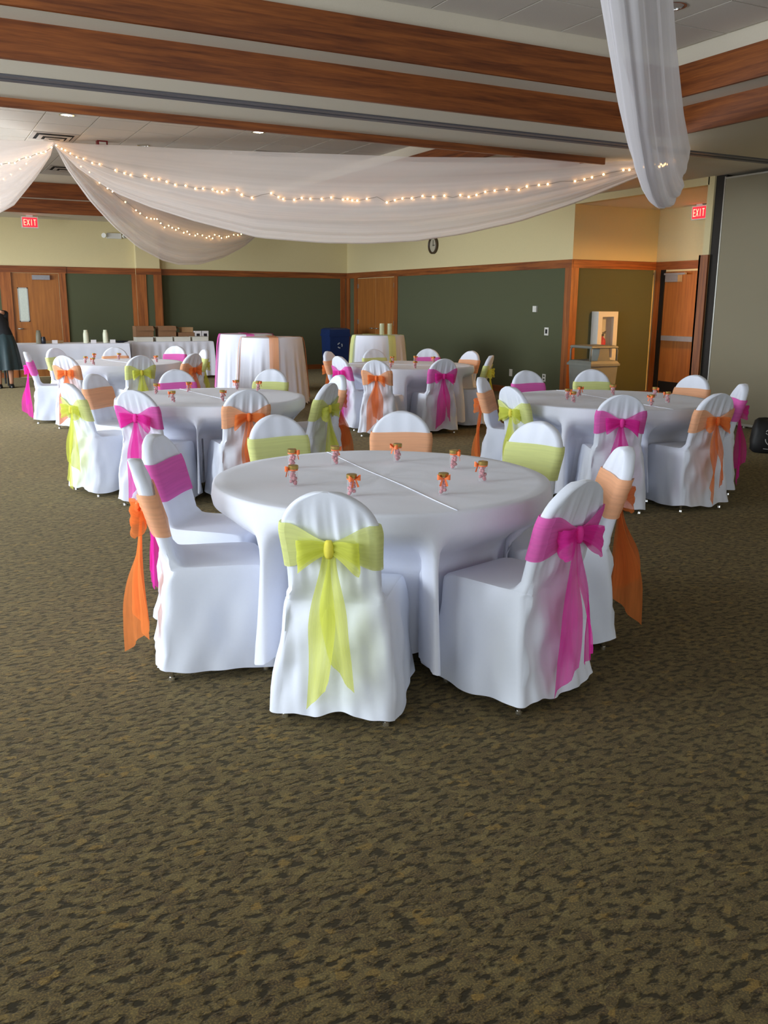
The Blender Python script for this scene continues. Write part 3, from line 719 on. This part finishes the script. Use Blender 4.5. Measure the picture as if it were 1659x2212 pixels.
# ================================================================== BINS, WALL FITTINGS
M('bin_blue', '1c3060', .35, nscale=8); M('bin_blue_dark', '12182c', .4)
rb = thing('recycling_bin', 'dark blue square recycling bin in the corner of the green walls', 'bin', (8.56, 18.95, 0))
w = .24
MB().loft([[(-w*s, -w*s, z), (w*s, -w*s, z), (w*s, w*s, z), (-w*s, w*s, z)] for s, z in ((.88, 0), (.9, .02), (1, .82), (1, .83))], True, True, True).obj('body', 'bin_blue', rb)
MB().box(-w-.02, w+.02, -w-.02, w+.02, .83, .87).obj('rim', 'bin_blue', rb)
MB().loft([[(-w*s, -w*s, z), (w*s, -w*s, z), (w*s, w*s, z), (-w*s, w*s, z)] for s, z in ((1.04, .87), (1.02, .98), (.8, 1.01), (.2, 1.02))], True, True, True).obj('lid', 'bin_blue', rb)
M('mark_white', 'b9c0c8', .6)
mb = MB()
for q in range(3):
    a0 = PI/2+q*2*PI/3; pts = [a0+i*.16 for i in range(9)]
    for i in range(8):
        a, b = pts[i], pts[i+1]; f = lambda an, r: (r*math.cos(an), -w*.97-.012, .63+r*math.sin(an))
        r0, r1 = (.042, .066) if i < 6 else ((.032, .076) if i == 6 else (.045, .062))
        mb.quad(f(a, r0), f(a, r1), f(b, r1 if i != 6 else .06), f(b, r0 if i != 6 else .048))
mb.obj('recycling_symbol', 'mark_white', rb, label='white three arrow recycling symbol')

M('can_grey', '7d8078', .55, nscale=10); M('can_dark', '4b4e49', .6)
tc_ = thing('trash_can', 'grey square trash can with an open canopy lid before the alcove', 'trash can', (9.40, 11.08, 0), 0); tc_.scale = (1, 1, .89)
w = .262
MB().loft([[(-w*s, -w*s, z), (w*s, -w*s, z), (w*s, w*s, z), (-w*s, w*s, z)] for s, z in ((.86, 0), (.88, .03), (1, .70), (1, .72))], True, True, True).obj('body', 'can_grey', tc_)
MB().box(-w-.025, w+.025, -w-.025, w+.025, .72, .76).loft([[(-w*s, -w*s, z), (w*s, -w*s, z), (w*s, w*s, z), (-w*s, w*s, z)] for s, z in ((1.06, .76), (.98, .80), (.9, .81))], True, False, True).obj('lid', 'can_grey', tc_)
for sx in (-1, 1):
    for sy in (-1, 1): MB().tube([(sx*w*.98, sy*w*.9, .80), (sx*w*1.0, sy*w*.9, .98), (sx*w*.9, sy*w*.9, 1.03)], .014).obj('canopy_post', 'can_grey', tc_, True)
MB().loft([[(-w*s, -w*s, z), (w*s, -w*s, z), (w*s, w*s, z), (-w*s, w*s, z)] for s, z in ((.95, 1.015), (1.0, 1.03), (.96, 1.055), (.8, 1.065))], True, True, True).obj('canopy', 'can_grey', tc_)
MB().loft([[(-.11*s, -w*.94, z), (.10*s, -w*.94, z), (.10*s, -w*.94+.16, z), (-.11*s, -w*.94+.16, z)] for s, z in ((1.25, .80), (.95, .9), (.8, 1.02))], True, True, True).obj('deposit_chute', 'can_grey', tc_)
MB().box(.09, .12, -w*.8, w*.2, .81, 1.02).obj('divider', 'can_dark', tc_)

# fire extinguisher cabinet
fc = thing('extinguisher_cabinet', 'white wall cabinet with a glass front holding a fire extinguisher', 'cabinet', (10.16, YA1-.012, .62))
W, H_, D = .205, .83, .15
MB().box(-W, W, -.012, 0, 0, H_).box(-W, -W+.012, -D, -.012, 0, H_).box(W-.012, W, -D, -.012, 0, H_).box(-W+.012, W-.012, -D, -.012, 0, .012).box(-W+.012, W-.012, -D, -.012, H_-.012, H_).obj('body', 'white_paint', fc)
dr = MB().box(-W, W, -D-.02, -D, 0, .085).box(-W, W, -D-.02, -D, H_-.085, H_).box(-W, -W+.085, -D-.02, -D, .085, H_-.085).box(W-.085, W, -D-.02, -D, .085, H_-.085).obj('door', 'white_paint', fc)
M('cab_glass', 'b8bcc4', .05, alpha=.07)
box(-W+.085, W-.085, -D-.012, -D-.008, .085, H_-.085).obj('pane', 'cab_glass', dr)
M('ext_red', 'd0101c', .25); M('ext_label', 'd8c8b0', .6)
ex = thing('fire_extinguisher', 'red fire extinguisher with pale label inside the white cabinet', 'fire extinguisher', (10.13, YA1-.012-.085, .634))
MB().lathe([(.05, 0), (.056, .008), (.056, .33), (.048, .375), (.02, .40), (.018, .42)], 20).obj('cylinder', 'ext_red', ex, True, 40)
MB().lathe([(.0575, .12), (.0575, .27)], 20, cap0=False, cap1=False).obj('label_band', 'ext_label', ex, True)
MB().box(-.018, .018, -.02, .02, .42, .45).tube([(0, 0, .45), (.06, 0, .475)], .008).tube([(0, 0, .47), (.07, 0, .50)], .007).obj('valve', 'dark_metal', ex, True, 40)
MB().tube([(-.02, -.01, .44), (-.065, -.02, .42), (-.07, -.03, .3), (-.066, -.03, .15)], .008).obj('hose', 'black_plastic', ex, True)

# exit signs
M('exit_red', 'ff2030', .4, emit='ff2434', estr=1.6); M('exit_letter', 'ff9a70', .4, emit='ffb090', estr=1.8)
def letters(mb, y, x0, z0, h, cw, gap, th):
    """E X I T from bars in the plane y"""
    def bar(p, q):
        p, q = Vector(p), Vector(q); d = (q-p).normalized(); n = Vector((-d.y, d.x))*th/2
        mb.quad(*[(x0+v.x, y, z0+v.y) for v in (p-n, q-n, q+n, p+n)])
    x = 0
    for ch in 'EXIT':
        if ch == 'E':
            bar((x+th/2, 0), (x+th/2, h))
            for z in (th/2, h/2, h-th/2): bar((x, z), (x+cw, z))
        elif ch == 'X': bar((x, 0), (x+cw, h)); bar((x, h), (x+cw, 0))
        elif ch == 'I': bar((x+cw/2, 0), (x+cw/2, h))
        else: bar((x, h-th/2), (x+cw, h-th/2)); bar((x+cw/2, 0), (x+cw/2, h))
        x += cw+gap
def exit_sign(loc, rot, label, stem):
    t = thing('exit_sign', label, 'exit sign', loc, rot)
    MB().box(-.155, .155, -.025, .025, 0, .215).obj('housing', 'plastic_white', t)
    f = box(-.135, .135, -.029, -.025, .02, .195).obj('face', 'exit_red', t)
    mb = MB(); letters(mb, -.031, -.115, .05, .115, .046, .015, .013); mb.obj('lettering', 'exit_letter', f, label='EXIT lettering')
    box(-.06, .06, -.03, .03, .215, .215+stem).obj('mount', 'plastic_white', t)
    return t
exit_sign((2.30, 19.62, 2.955), 0, 'red lit exit sign hanging before the cream wall near the oak door', .03)
exit_sign((11.18, 10.86, 2.865), -PI/2, 'red lit exit sign hanging in the alcove above the door', .02)

em = thing('emergency_light', 'two-lamp emergency light on the cream wall', 'emergency light', (4.04, YB, 2.86))
box(-.15, .15, -.07, 0, 0, .11).obj('housing', 'plastic_white', em)
for s in (-1, 1):
    h = MB().lathe([(.03, 0), (.045, .03), (.05, .07)], 16).obj('lamp_head', 'plastic_white', em, True, 40); h.location = (s*.19, -.05, .055); h.rotation_euler = (PI/2, 0, s*.5)
ck = thing('wall_clock', 'round wall clock with dark frame on the cream wall', 'clock', (XR, 16.22, 2.70))
def disk(mb, y_, z_, r0, r1, x0, x1, k=36):
    return mb.loft([[(x, r*math.cos(2*PI*j/k)+y_, r*math.sin(2*PI*j/k)+z_) for j in range(k)] for r, x in ((r0, x0), (r1, x1))], True, True, True)
M('clock_frame', '4a3a26', .5); M('clock_face', 'b8b09a', .5)
MB().loft([[(x, r*math.cos(2*PI*j/36), r*math.sin(2*PI*j/36)) for j in range(36)] for r, x in ((.17, 0), (.17, -.05), (.15, -.06), (.135, -.045), (.135, -.02))], True, True, False).obj('frame', 'clock_frame', ck, True, 40)
MB().loft([[(x, r*math.cos(2*PI*j/36), r*math.sin(2*PI*j/36)) for j in range(36)] for r, x in ((.136, -.02), (.136, -.024))], True, True, True).obj('dial', 'clock_face', ck)
MB().box(-.03, -.026, -.006, .006, -.02, .10).box(-.033, -.030, -.075, .01, -.005, .005).obj('hands', 'dark_metal', ck)
th = MB().box(-.03, 0, -.05, .05, 0, .1).box(-.036, -.03, -.03, .03, .02, .07).obj('thermostat', 'plastic_white', None, loc=(XR-.012, 12.75, 1.43), label='white thermostat on the green wall panel', cat='thermostat')
sw = thing('light_switch', 'white framed switch plate on the green wall panel', 'switch', (XR-.012, 12.42, 1.05))
MB().box(-.008, 0, -.055, .055, 0, .13).obj('plate', 'plastic_white', sw); box(-.013, -.008, -.025, .025, .03, .10).obj('rocker', 'black_plastic', sw)
for y, z, lb in ((13.40, .30, 'blank cream wall outlet plate low on the green panel'), (12.43, .28, 'white duplex wall outlet low on the green panel')):
    o = thing('wall_outlet', lb, 'outlet', (XR-.012, y, z))
    MB().box(-.008, 0, -.045, .045, 0, .125).obj('plate', 'plastic_white', o)
    if z < .29: MB().box(-.011, -.008, -.02, .02, .075, .105).box(-.011, -.008, -.02, .02, .02, .05).obj('socket', 'can_dark', o)

# ---- ceiling fittings
M('vent_white', 'b5aea6', .5); M('vent_dark', '2a2826', .8)
def vent(x, y, lb):
    t = thing('ceiling_vent', lb, 'vent', (x, y, ZT), 0, 'square ceiling diffusers')
    box(-.30, .30, -.30, .30, -.004, -.001).obj('backing', 'vent_dark', t)
    for s, z in ((.31, -.006), (.22, -.03), (.13, -.05)):
        mb = MB(); o, i = s, s-.055
        for a in range(4):
            c, q = math.cos(a*PI/2), math.sin(a*PI/2)
            P = lambda u, v, zz: (u*c-v*q, u*q+v*c, zz)
            mb.quad(P(-o, -o, z), P(o, -o, z), P(i, -i, z-.025+.02), P(-i, -i, z-.025+.02))
            mb.quad(P(-o, -o, z+.004), P(o, -o, z+.004), P(o, -o, z), P(-o, -o, z))
        mb.obj('louver', 'vent_white', t)
vent(2.10, 14.39, 'white square ceiling diffuser where the white swags meet'); vent(5.34, 14.39, 'white square ceiling diffuser above the wide swag')
vent(2.75, 17.63, 'white square ceiling diffuser near the oak fascia board')
M('lamp_on', 'fff4e0', .4, emit='fff2dc', estr=3.); M('lamp_dim', 'b8b4ac', .3, .3)
def can(x, y, z, on, lb, r=.075):
    t = thing('recessed_light', lb, 'ceiling light', (x, y, z), 0, 'recessed ceiling lights')
    MB().lathe([(r, -.001), (r+.02, -.001), (r+.02, -.008), (r, -.008)], 24, cap0=False, cap1=False).obj('trim_ring', 'chrome', t, True, 40)
    MB().lathe([(r, -.002), (r*.8, -.0025), (.01, -.003)], 24, cap0=False).obj('lamp', 'lamp_on' if on else 'lamp_dim', t)
can(2.03, 12.70, ZT, True, 'lit recessed light beside the oak ceiling board'); can(4.55, 12.62, ZT, True, 'lit recessed light behind the oak board over the wide swag')
can(3.40, 14.5, ZT, False, 'chrome recessed light between the two swags'); can(4.70, 14.47, ZT, False, 'unlit recessed light just above the wide swag')
can(5.59, 5.90, ZT, False, 'chrome recessed light beside the hanging drape', .095)
M('alarm_red', '7a1018', .4)
al = thing('fire_alarm', 'dark red fire alarm box under the ceiling tiles', 'fire alarm', (2.78, 14.45, ZT))
MB().box(-.075, .075, -.06, .06, -.07, 0).obj('housing', 'alarm_red', al); MB().box(-.05, .05, -.066, -.06, -.055, -.02).obj('lens', 'plastic_white', al)
# alcove lamps: warm, near the far wall and over the door
sc = thing('wall_sconce', 'warm hooded wall lamp on the pier inside the alcove', 'wall lamp', (10.72, YA0, 1.97))
MB().box(-.05, .05, 0, .02, -.09, .09).tube([(0, .02, .05), (0, .20, .06)], .012).obj('bracket', 'dark_metal', sc, True, 40)
MB().lathe([(.02, .06), (.19, .034), (.19, .028), (.02, .05)], 32, 0, .22).obj('lamp_hood', 'dark_metal', sc, True, 40)
M('lamp_bulb_warm', 'ffd090', .5, emit='ffbe6c', estr=6800.)
MB().sphere((0, .22, 0), .026, 14, 10).obj('lamp_bulb', 'lamp_bulb_warm', sc, True)

# ================================================================== TULLE SWAGS AND FAIRY LIGHTS
sheer('tulle', 'f6efea', .40, band=.16); sheer('tulle_dense', 'f2f0f4', .14, band=.08)
HUB = Vector((2.14, 14.73, 3.83))
def swag(name, A, B, top, bot, w, label, mat='tulle', seed=1, n=64, m=44, side=None):
    A, B = Vector(A), Vector(B); d = (B-A); L = math.hypot(d.x, d.y); ax = Vector((d.x/L, d.y/L, 0)); pr = Vector((-ax.y, ax.x, 0))
    R = rnd(seed); ph = [R.uniform(0, 6.28) for _ in range(5)]; rows = []
    for i in range(n+1):
        s = i/n; zt_, zb = interp(top, s), interp(bot, s)
        e = min(1, (min(s, 1-s)/.16)**.7)*.92+.08
        row = []
        for j in range(m+1):
            v = j/m; a = PI*v
            fold = .018*math.cos(34*v+ph[0]+1.5*math.sin(3*v+ph[1])+.8*s)+.010*math.cos(71*v+ph[2]-s)
            lat = -w*e*math.cos(a)+fold*e*.9; dep = math.sin(a)**.62
            z = zt_+(zb-zt_)*dep+fold*.5*e
            p = A+ax*(L*s)+pr*lat; row.append((p.x, p.y, min(z, 3.845)))
        rows.append(row)
    mb = MB(); mb.grid(rows)
    return mb.obj(name, mat, None, True, label=label, cat='drape', group='white tulle ceiling swags')
TOP = [(0, 3.83), (.08, 3.745), (.27, 3.59), (.45, 3.466), (.54, 3.407), (.64, 3.339), (.74, 3.294), (.87, 3.24), (.94, 3.21), (1, 3.19)]
BOT = [(0, 3.80), (.013, 3.71), (.045, 3.461), (.077, 3.29), (.12, 3.08), (.187, 2.866), (.265, 2.667), (.38, 2.42), (.491, 2.335), (.56, 2.317), (.64, 2.338), (.71, 2.413), (.791, 2.549), (.868, 2.748), (.905, 2.871), (.947, 3.014), (1, 3.16)]
P2 = Vector((8.1, 8.29, 3.19))
swag('ceiling_swag', HUB, P2, TOP, BOT, .16, 'wide sheer white tulle swag with fairy lights before the clock', seed=2)
TOP2 = [(0, 3.83), (.15, 3.66), (.4, 3.42), (.6, 3.28), (.8, 3.21), (1, 3.19)]
BOT2 = [(0, 3.80), (.007, 3.785), (.049, 3.465), (.126, 3.07), (.211, 2.73), (.304, 2.45), (.407, 2.276), (.485, 2.225), (.594, 2.26), (.726, 2.418), (.84, 2.64), (.917, 2.855), (1, 3.16)]
P3 = Vector((6.9, 18.9, 3.19))
swag('ceiling_swag', HUB, P3, TOP2, BOT2, .16, 'sheer white tulle swag dipping before the emergency light', seed=5)
P4, P5 = Vector((-3.6, 19.8, 3.19)), Vector((-3.5, 8.5, 3.19))
BOT4 = [(0, 3.80), (.007, 3.66), (.061, 3.275), (.126, 2.875), (.2, 2.65), (.35, 2.40), (.5, 2.32), (.65, 2.40), (.8, 2.65), (.92, 2.95), (1, 3.16)]
swag('ceiling_swag', HUB, P4, TOP2, BOT4, .14, 'sheer white tulle swag running behind another towards the far side of the room', seed=7)
swag('ceiling_swag', HUB, P5, TOP2, [(s, z-.12*math.sin(PI*s)) for s, z in BOT4], .14, 'sheer white tulle swag running past the red alarm towards the ceiling track', seed=9)
# the near drape, seen almost end on
Q = Vector((2.29, 2.92, 3.83))
TOPN = [(0, 3.83), (.2, 3.50), (.4, 3.25), (.6, 3.12), (.8, 3.12), (1, 3.19)]
BOTN = [(0, 3.80), (.1, 3.45), (.218, 3.13), (.29, 2.94), (.384, 2.70), (.493, 2.52), (.593, 2.45), (.7, 2.44), (.803, 2.52), (.88, 2.68), (.95, 2.93), (1, 3.15)]
swag('ceiling_swag', Q, P2, TOPN, BOTN, .17, 'dense white tulle drape hanging close beside the oak ceiling boards', 'tulle_dense', seed=12)

M('bulb', 'ffe2b0', .3, emit='ffc27a', estr=22.); M('wire', '9a8f84', .6)
bulb_me = MB().sphere((0, 0, 0), .0115, 8, 6).mesh('bulb', 'bulb', True)
def lights(A, B, top, bot, w, k0, s0, s1, step, label, seed, side):
    A, B = Vector(A), Vector(B); d = B-A; L = math.hypot(d.x, d.y); ax = Vector((d.x/L, d.y/L, 0)); pr = Vector((-ax.y, ax.x, 0))*side
    R = rnd(seed); t = thing('fairy_lights', label, 'string lights', (A.x, A.y, A.z), 0, 'warm fairy light strings')
    s = s0; pts = []
    while s < s1:
        kk = k0+R.uniform(-.035, .035)
        zt_, zb = interp(top, s), interp(bot, s); e = min(1, (min(s, 1-s)/.16)**.7)*.92+.08
        z = zt_+(zb-zt_)*kk; v = math.asin(min(1, kk**(1/.62)))/PI; lat = w*e*math.cos(PI*v)+.035
        p = A+ax*(L*s)+pr*lat; p.z = z
        pts.append(p-A)
        if R.random() > .12: link('bulb', bulb_me, t, tuple(p-A))
        s += step/L*R.uniform(.55, 1.45)
    MB().tube([tuple(p) for p in pts], .003, 5).obj('wire', 'wire', t, True)
lights(HUB, P2, TOP, BOT, .16, .50, .012, .975, .115, 'warm fairy lights along the wide swag', 3, -1)
lights(HUB, P3, TOP2, BOT2, .16, .52, .03, .80, .13, 'warm fairy lights along the dipping swag before the emergency light', 4, -1)
lights(HUB, P4, TOP2, BOT4, .14, .55, .02, .5, .12, 'warm fairy lights on the swag towards the far side', 6, 1)
lights(HUB, P5, TOP2, BOT4, .14, .35, .02, .5, .12, 'warm fairy lights on the swag towards the ceiling track', 8, 1)
lights(P2, Q, [(1-s, z) for s, z in reversed(TOPN)], [(1-s, z) for s, z in reversed(BOTN)], .12, .3, .0, .12, .1, 'few warm fairy lights inside the dense drape', 9, -1)

# ================================================================== BAG AND PERSON
M('bag_black', '121214', .6, nscale=20); M('bag_print', 'c8c8c8', .6)
bg_ = thing('tote_bag', 'black soft bag with a white line emblem standing before the partition', 'bag', (8.30, 6.62, 0), math.radians(-48))
R = rnd(2); rings = []
for z, sx, sy in ((0, .30, .15), (.02, .32, .17), (.12, .325, .175), (.25, .31, .16), (.33, .29, .12), (.36, .26, .07), (.365, .2, .03)):
    rings.append([(sx*math.copysign(abs(math.cos(2*PI*j/40))**.5, math.cos(2*PI*j/40))+.006*math.cos(j+z*30), sy*math.copysign(abs(math.sin(2*PI*j/40))**.6, math.sin(2*PI*j/40))+.006*math.cos(j*1.7+z*20), z+.01*math.cos(j*.6)) for j in range(40)])
MB().loft(rings, True, True, True).obj('body', 'bag_black', bg_, True)
mb = MB()
def stroke(pts, r=.005): mb.tube([(x, -.185+.0*z, z) for x, z in pts], r, 6)
arc = lambda cx, cz, rx, rz, a0, a1: [(cx+rx*math.cos(a0+(a1-a0)*i/14), cz+rz*math.sin(a0+(a1-a0)*i/14)) for i in range(15)]
stroke(arc(-.10, .235, .075, .03, PI*.95, PI*.1)); stroke(arc(-.10, .23, .075, .03, PI*1.05, PI*1.95))
stroke(arc(-.09, .16, .085, .075, PI*1.0, PI*2.0))
stroke([(-.125, .23), (-.125, .12)]); stroke([(-.075, .23), (-.07, .10)]); stroke([(-.125, .18), (-.10, .11)])
for cx in (-.125, -.075): mb.sphere((cx, -.185, .232), .014, 8, 6)
stroke([(-.19, .055), (.02, .04)], .004)
mb.obj('emblem', 'bag_print', bg_, label='white line drawing emblem')
MB().tube([(-.15, -.05, .35), (-.12, -.08, .43), (.0, -.10, .44), (.12, -.08, .43), (.15, -.05, .35)], .012).obj('strap', 'bag_black', bg_, True)

M('skin', 'a9785c', .6, namt=.05); M('dress_black', '16181c', .8); M('dress_teal', '1d3338', .5, nscale=25, namt=.6, stretch=(1, 1, .2)); M('shoe', '0c0c0e', .4); M('hair', '1b1512', .7)
pe = thing('person', 'person in a black top and dark teal skirt leaning over the buffet table', 'person', (1.47, 17.90, 0), 0)
def skin_mesh(name, verts, edges, mat, parent, root=0, sub=2):
    me = bpy.data.meshes.new(name); me.from_pydata([v[:3] for v in verts], edges, []); me.materials.append(MATS[mat])
    o = bpy.data.objects.new(name, me); COL.objects.link(o); o.parent = parent
    md = o.modifiers.new('skin', 'SKIN'); md.use_smooth_shade = True
    for i, v in enumerate(verts):
        me.skin_vertices[0].data[i].radius = (v[3], v[4] if len(v) > 4 else v[3]); me.skin_vertices[0].data[i].use_root = (i == root)
    o.modifiers.new('sub', 'SUBSURF').levels = sub; o.modifiers['sub'].render_levels = sub
    return o
V = [(0, 0, .93, .15, .11), (-.03, .05, 1.08, .125, .1), (-.10, .13, 1.24, .15, .1), (-.13, .19, 1.34, .11, .08), (-.15, .25, 1.41, .05, .05), (-.165, .30, 1.47, .07, .08), (-.17, .33, 1.56, .075, .09),
     (.10, 0, .86, .085, .09), (.095, .01, .48, .055, .06), (.10, 0, .30, .05, .055), (.10, .0, .09, .034, .036), (.10, .10, .035, .034, .028), (.10, .16, .03, .028, .02),
     (-.10, 0, .86, .085, .09), (-.095, .01, .48, .055, .06), (-.10, 0, .30, .05, .055), (-.10, .0, .09, .034, .036), (-.10, .10, .035, .034, .028), (-.10, .16, .03, .028, .02),
     (.06, .18, 1.33, .055, .055), (.10, .34, 1.10, .042, .042), (.04, .50, .90, .03, .03), (.02, .57, .86, .036, .018), (-.32, .21, 1.32, .055, .055), (-.36, .38, 1.10, .042, .042), (-.30, .52, .90, .03, .03), (-.29, .59, .86, .036, .018)]
Ed = [(0, 1), (1, 2), (2, 3), (3, 4), (4, 5), (5, 6), (0, 7), (7, 8), (8, 9), (9, 10), (10, 11), (11, 12), (0, 13), (13, 14), (14, 15), (15, 16), (16, 17), (17, 18), (3, 19), (19, 20), (20, 21), (21, 22), (3, 23), (23, 24), (24, 25), (25, 26)]
skin_mesh('body', V, Ed, 'skin', pe)
# fingers
for hx, hy, hz, s in ((.02, .59, .855, 1), (-.29, .61, .855, -1)):
    mb = MB()
    for q, (o, ln) in enumerate(((-.024, .055), (-.008, .066), (.008, .062), (.024, .048))): mb.tube([(hx+o, hy, hz), (hx+o*1.2, hy+ln*.6, hz-.008), (hx+o*1.25, hy+ln, hz-.03)], [.009, .008, .006], 8)
    mb.tube([(hx-s*.03, hy-.02, hz), (hx-s*.055, hy+.01, hz-.01), (hx-s*.06, hy+.035, hz-.025)], [.010, .009, .007], 8)
    mb.obj('fingers', 'skin', pe, True)
def ringz(cx, cy, z, rx, ry, n=40, amp=0, nf=9): return [(cx+(rx+amp*math.cos(nf*2*PI*j/n))*math.cos(2*PI*j/n), cy+(ry+amp*math.cos(nf*2*PI*j/n))*math.sin(2*PI*j/n), z) for j in range(n)]
MB().loft([ringz(-.01, .015, 1.02, .165, .125), ringz(0, 0, .92, .20, .155, amp=.004), ringz(0, -.01, .78, .235, .19, amp=.010), ringz(.0, -.01, .60, .265, .215, amp=.016), ringz(0, -.01, .42, .285, .235, amp=.020), ringz(0, -.01, .34, .29, .24, amp=.022)], True, False, False).obj('skirt', 'dress_teal', pe, True)
MB().loft([ringz(0, .01, .96, .19, .145), ringz(-.03, .05, 1.09, .175, .145), ringz(-.09, .12, 1.22, .20, .145), ringz(-.12, .17, 1.32, .19, .12), ringz(-.14, .21, 1.39, .12, .09), ringz(-.148, .24, 1.425, .062, .055)], True, False, False).obj('top', 'dress_black', pe, True)
mb = MB()
for a, b in (((.05, .18, 1.33), (.10, .34, 1.10)), ((-.31, .21, 1.32), (-.36, .38, 1.10))): mb.tube([a, tuple((Vector(a)+Vector(b))/2), b], [.108, .082, .066], 14)
mb.obj('sleeves', 'dress_black', pe, True)
for s in (-1, 1): MB().loft([ringz(s*.10, .055, z, rx, ry, 24) for z, rx, ry in ((0, .045, .125), (.02, .048, .128), (.05, .042, .11), (.075, .036, .07))], True, True, False).obj('shoe', 'shoe', pe, True)
MB().sphere((-.168, .315, 1.56), .108, 20, 14).sphere((-.165, .27, 1.49), .085, 16, 10).obj('hair', 'hair', pe, True)
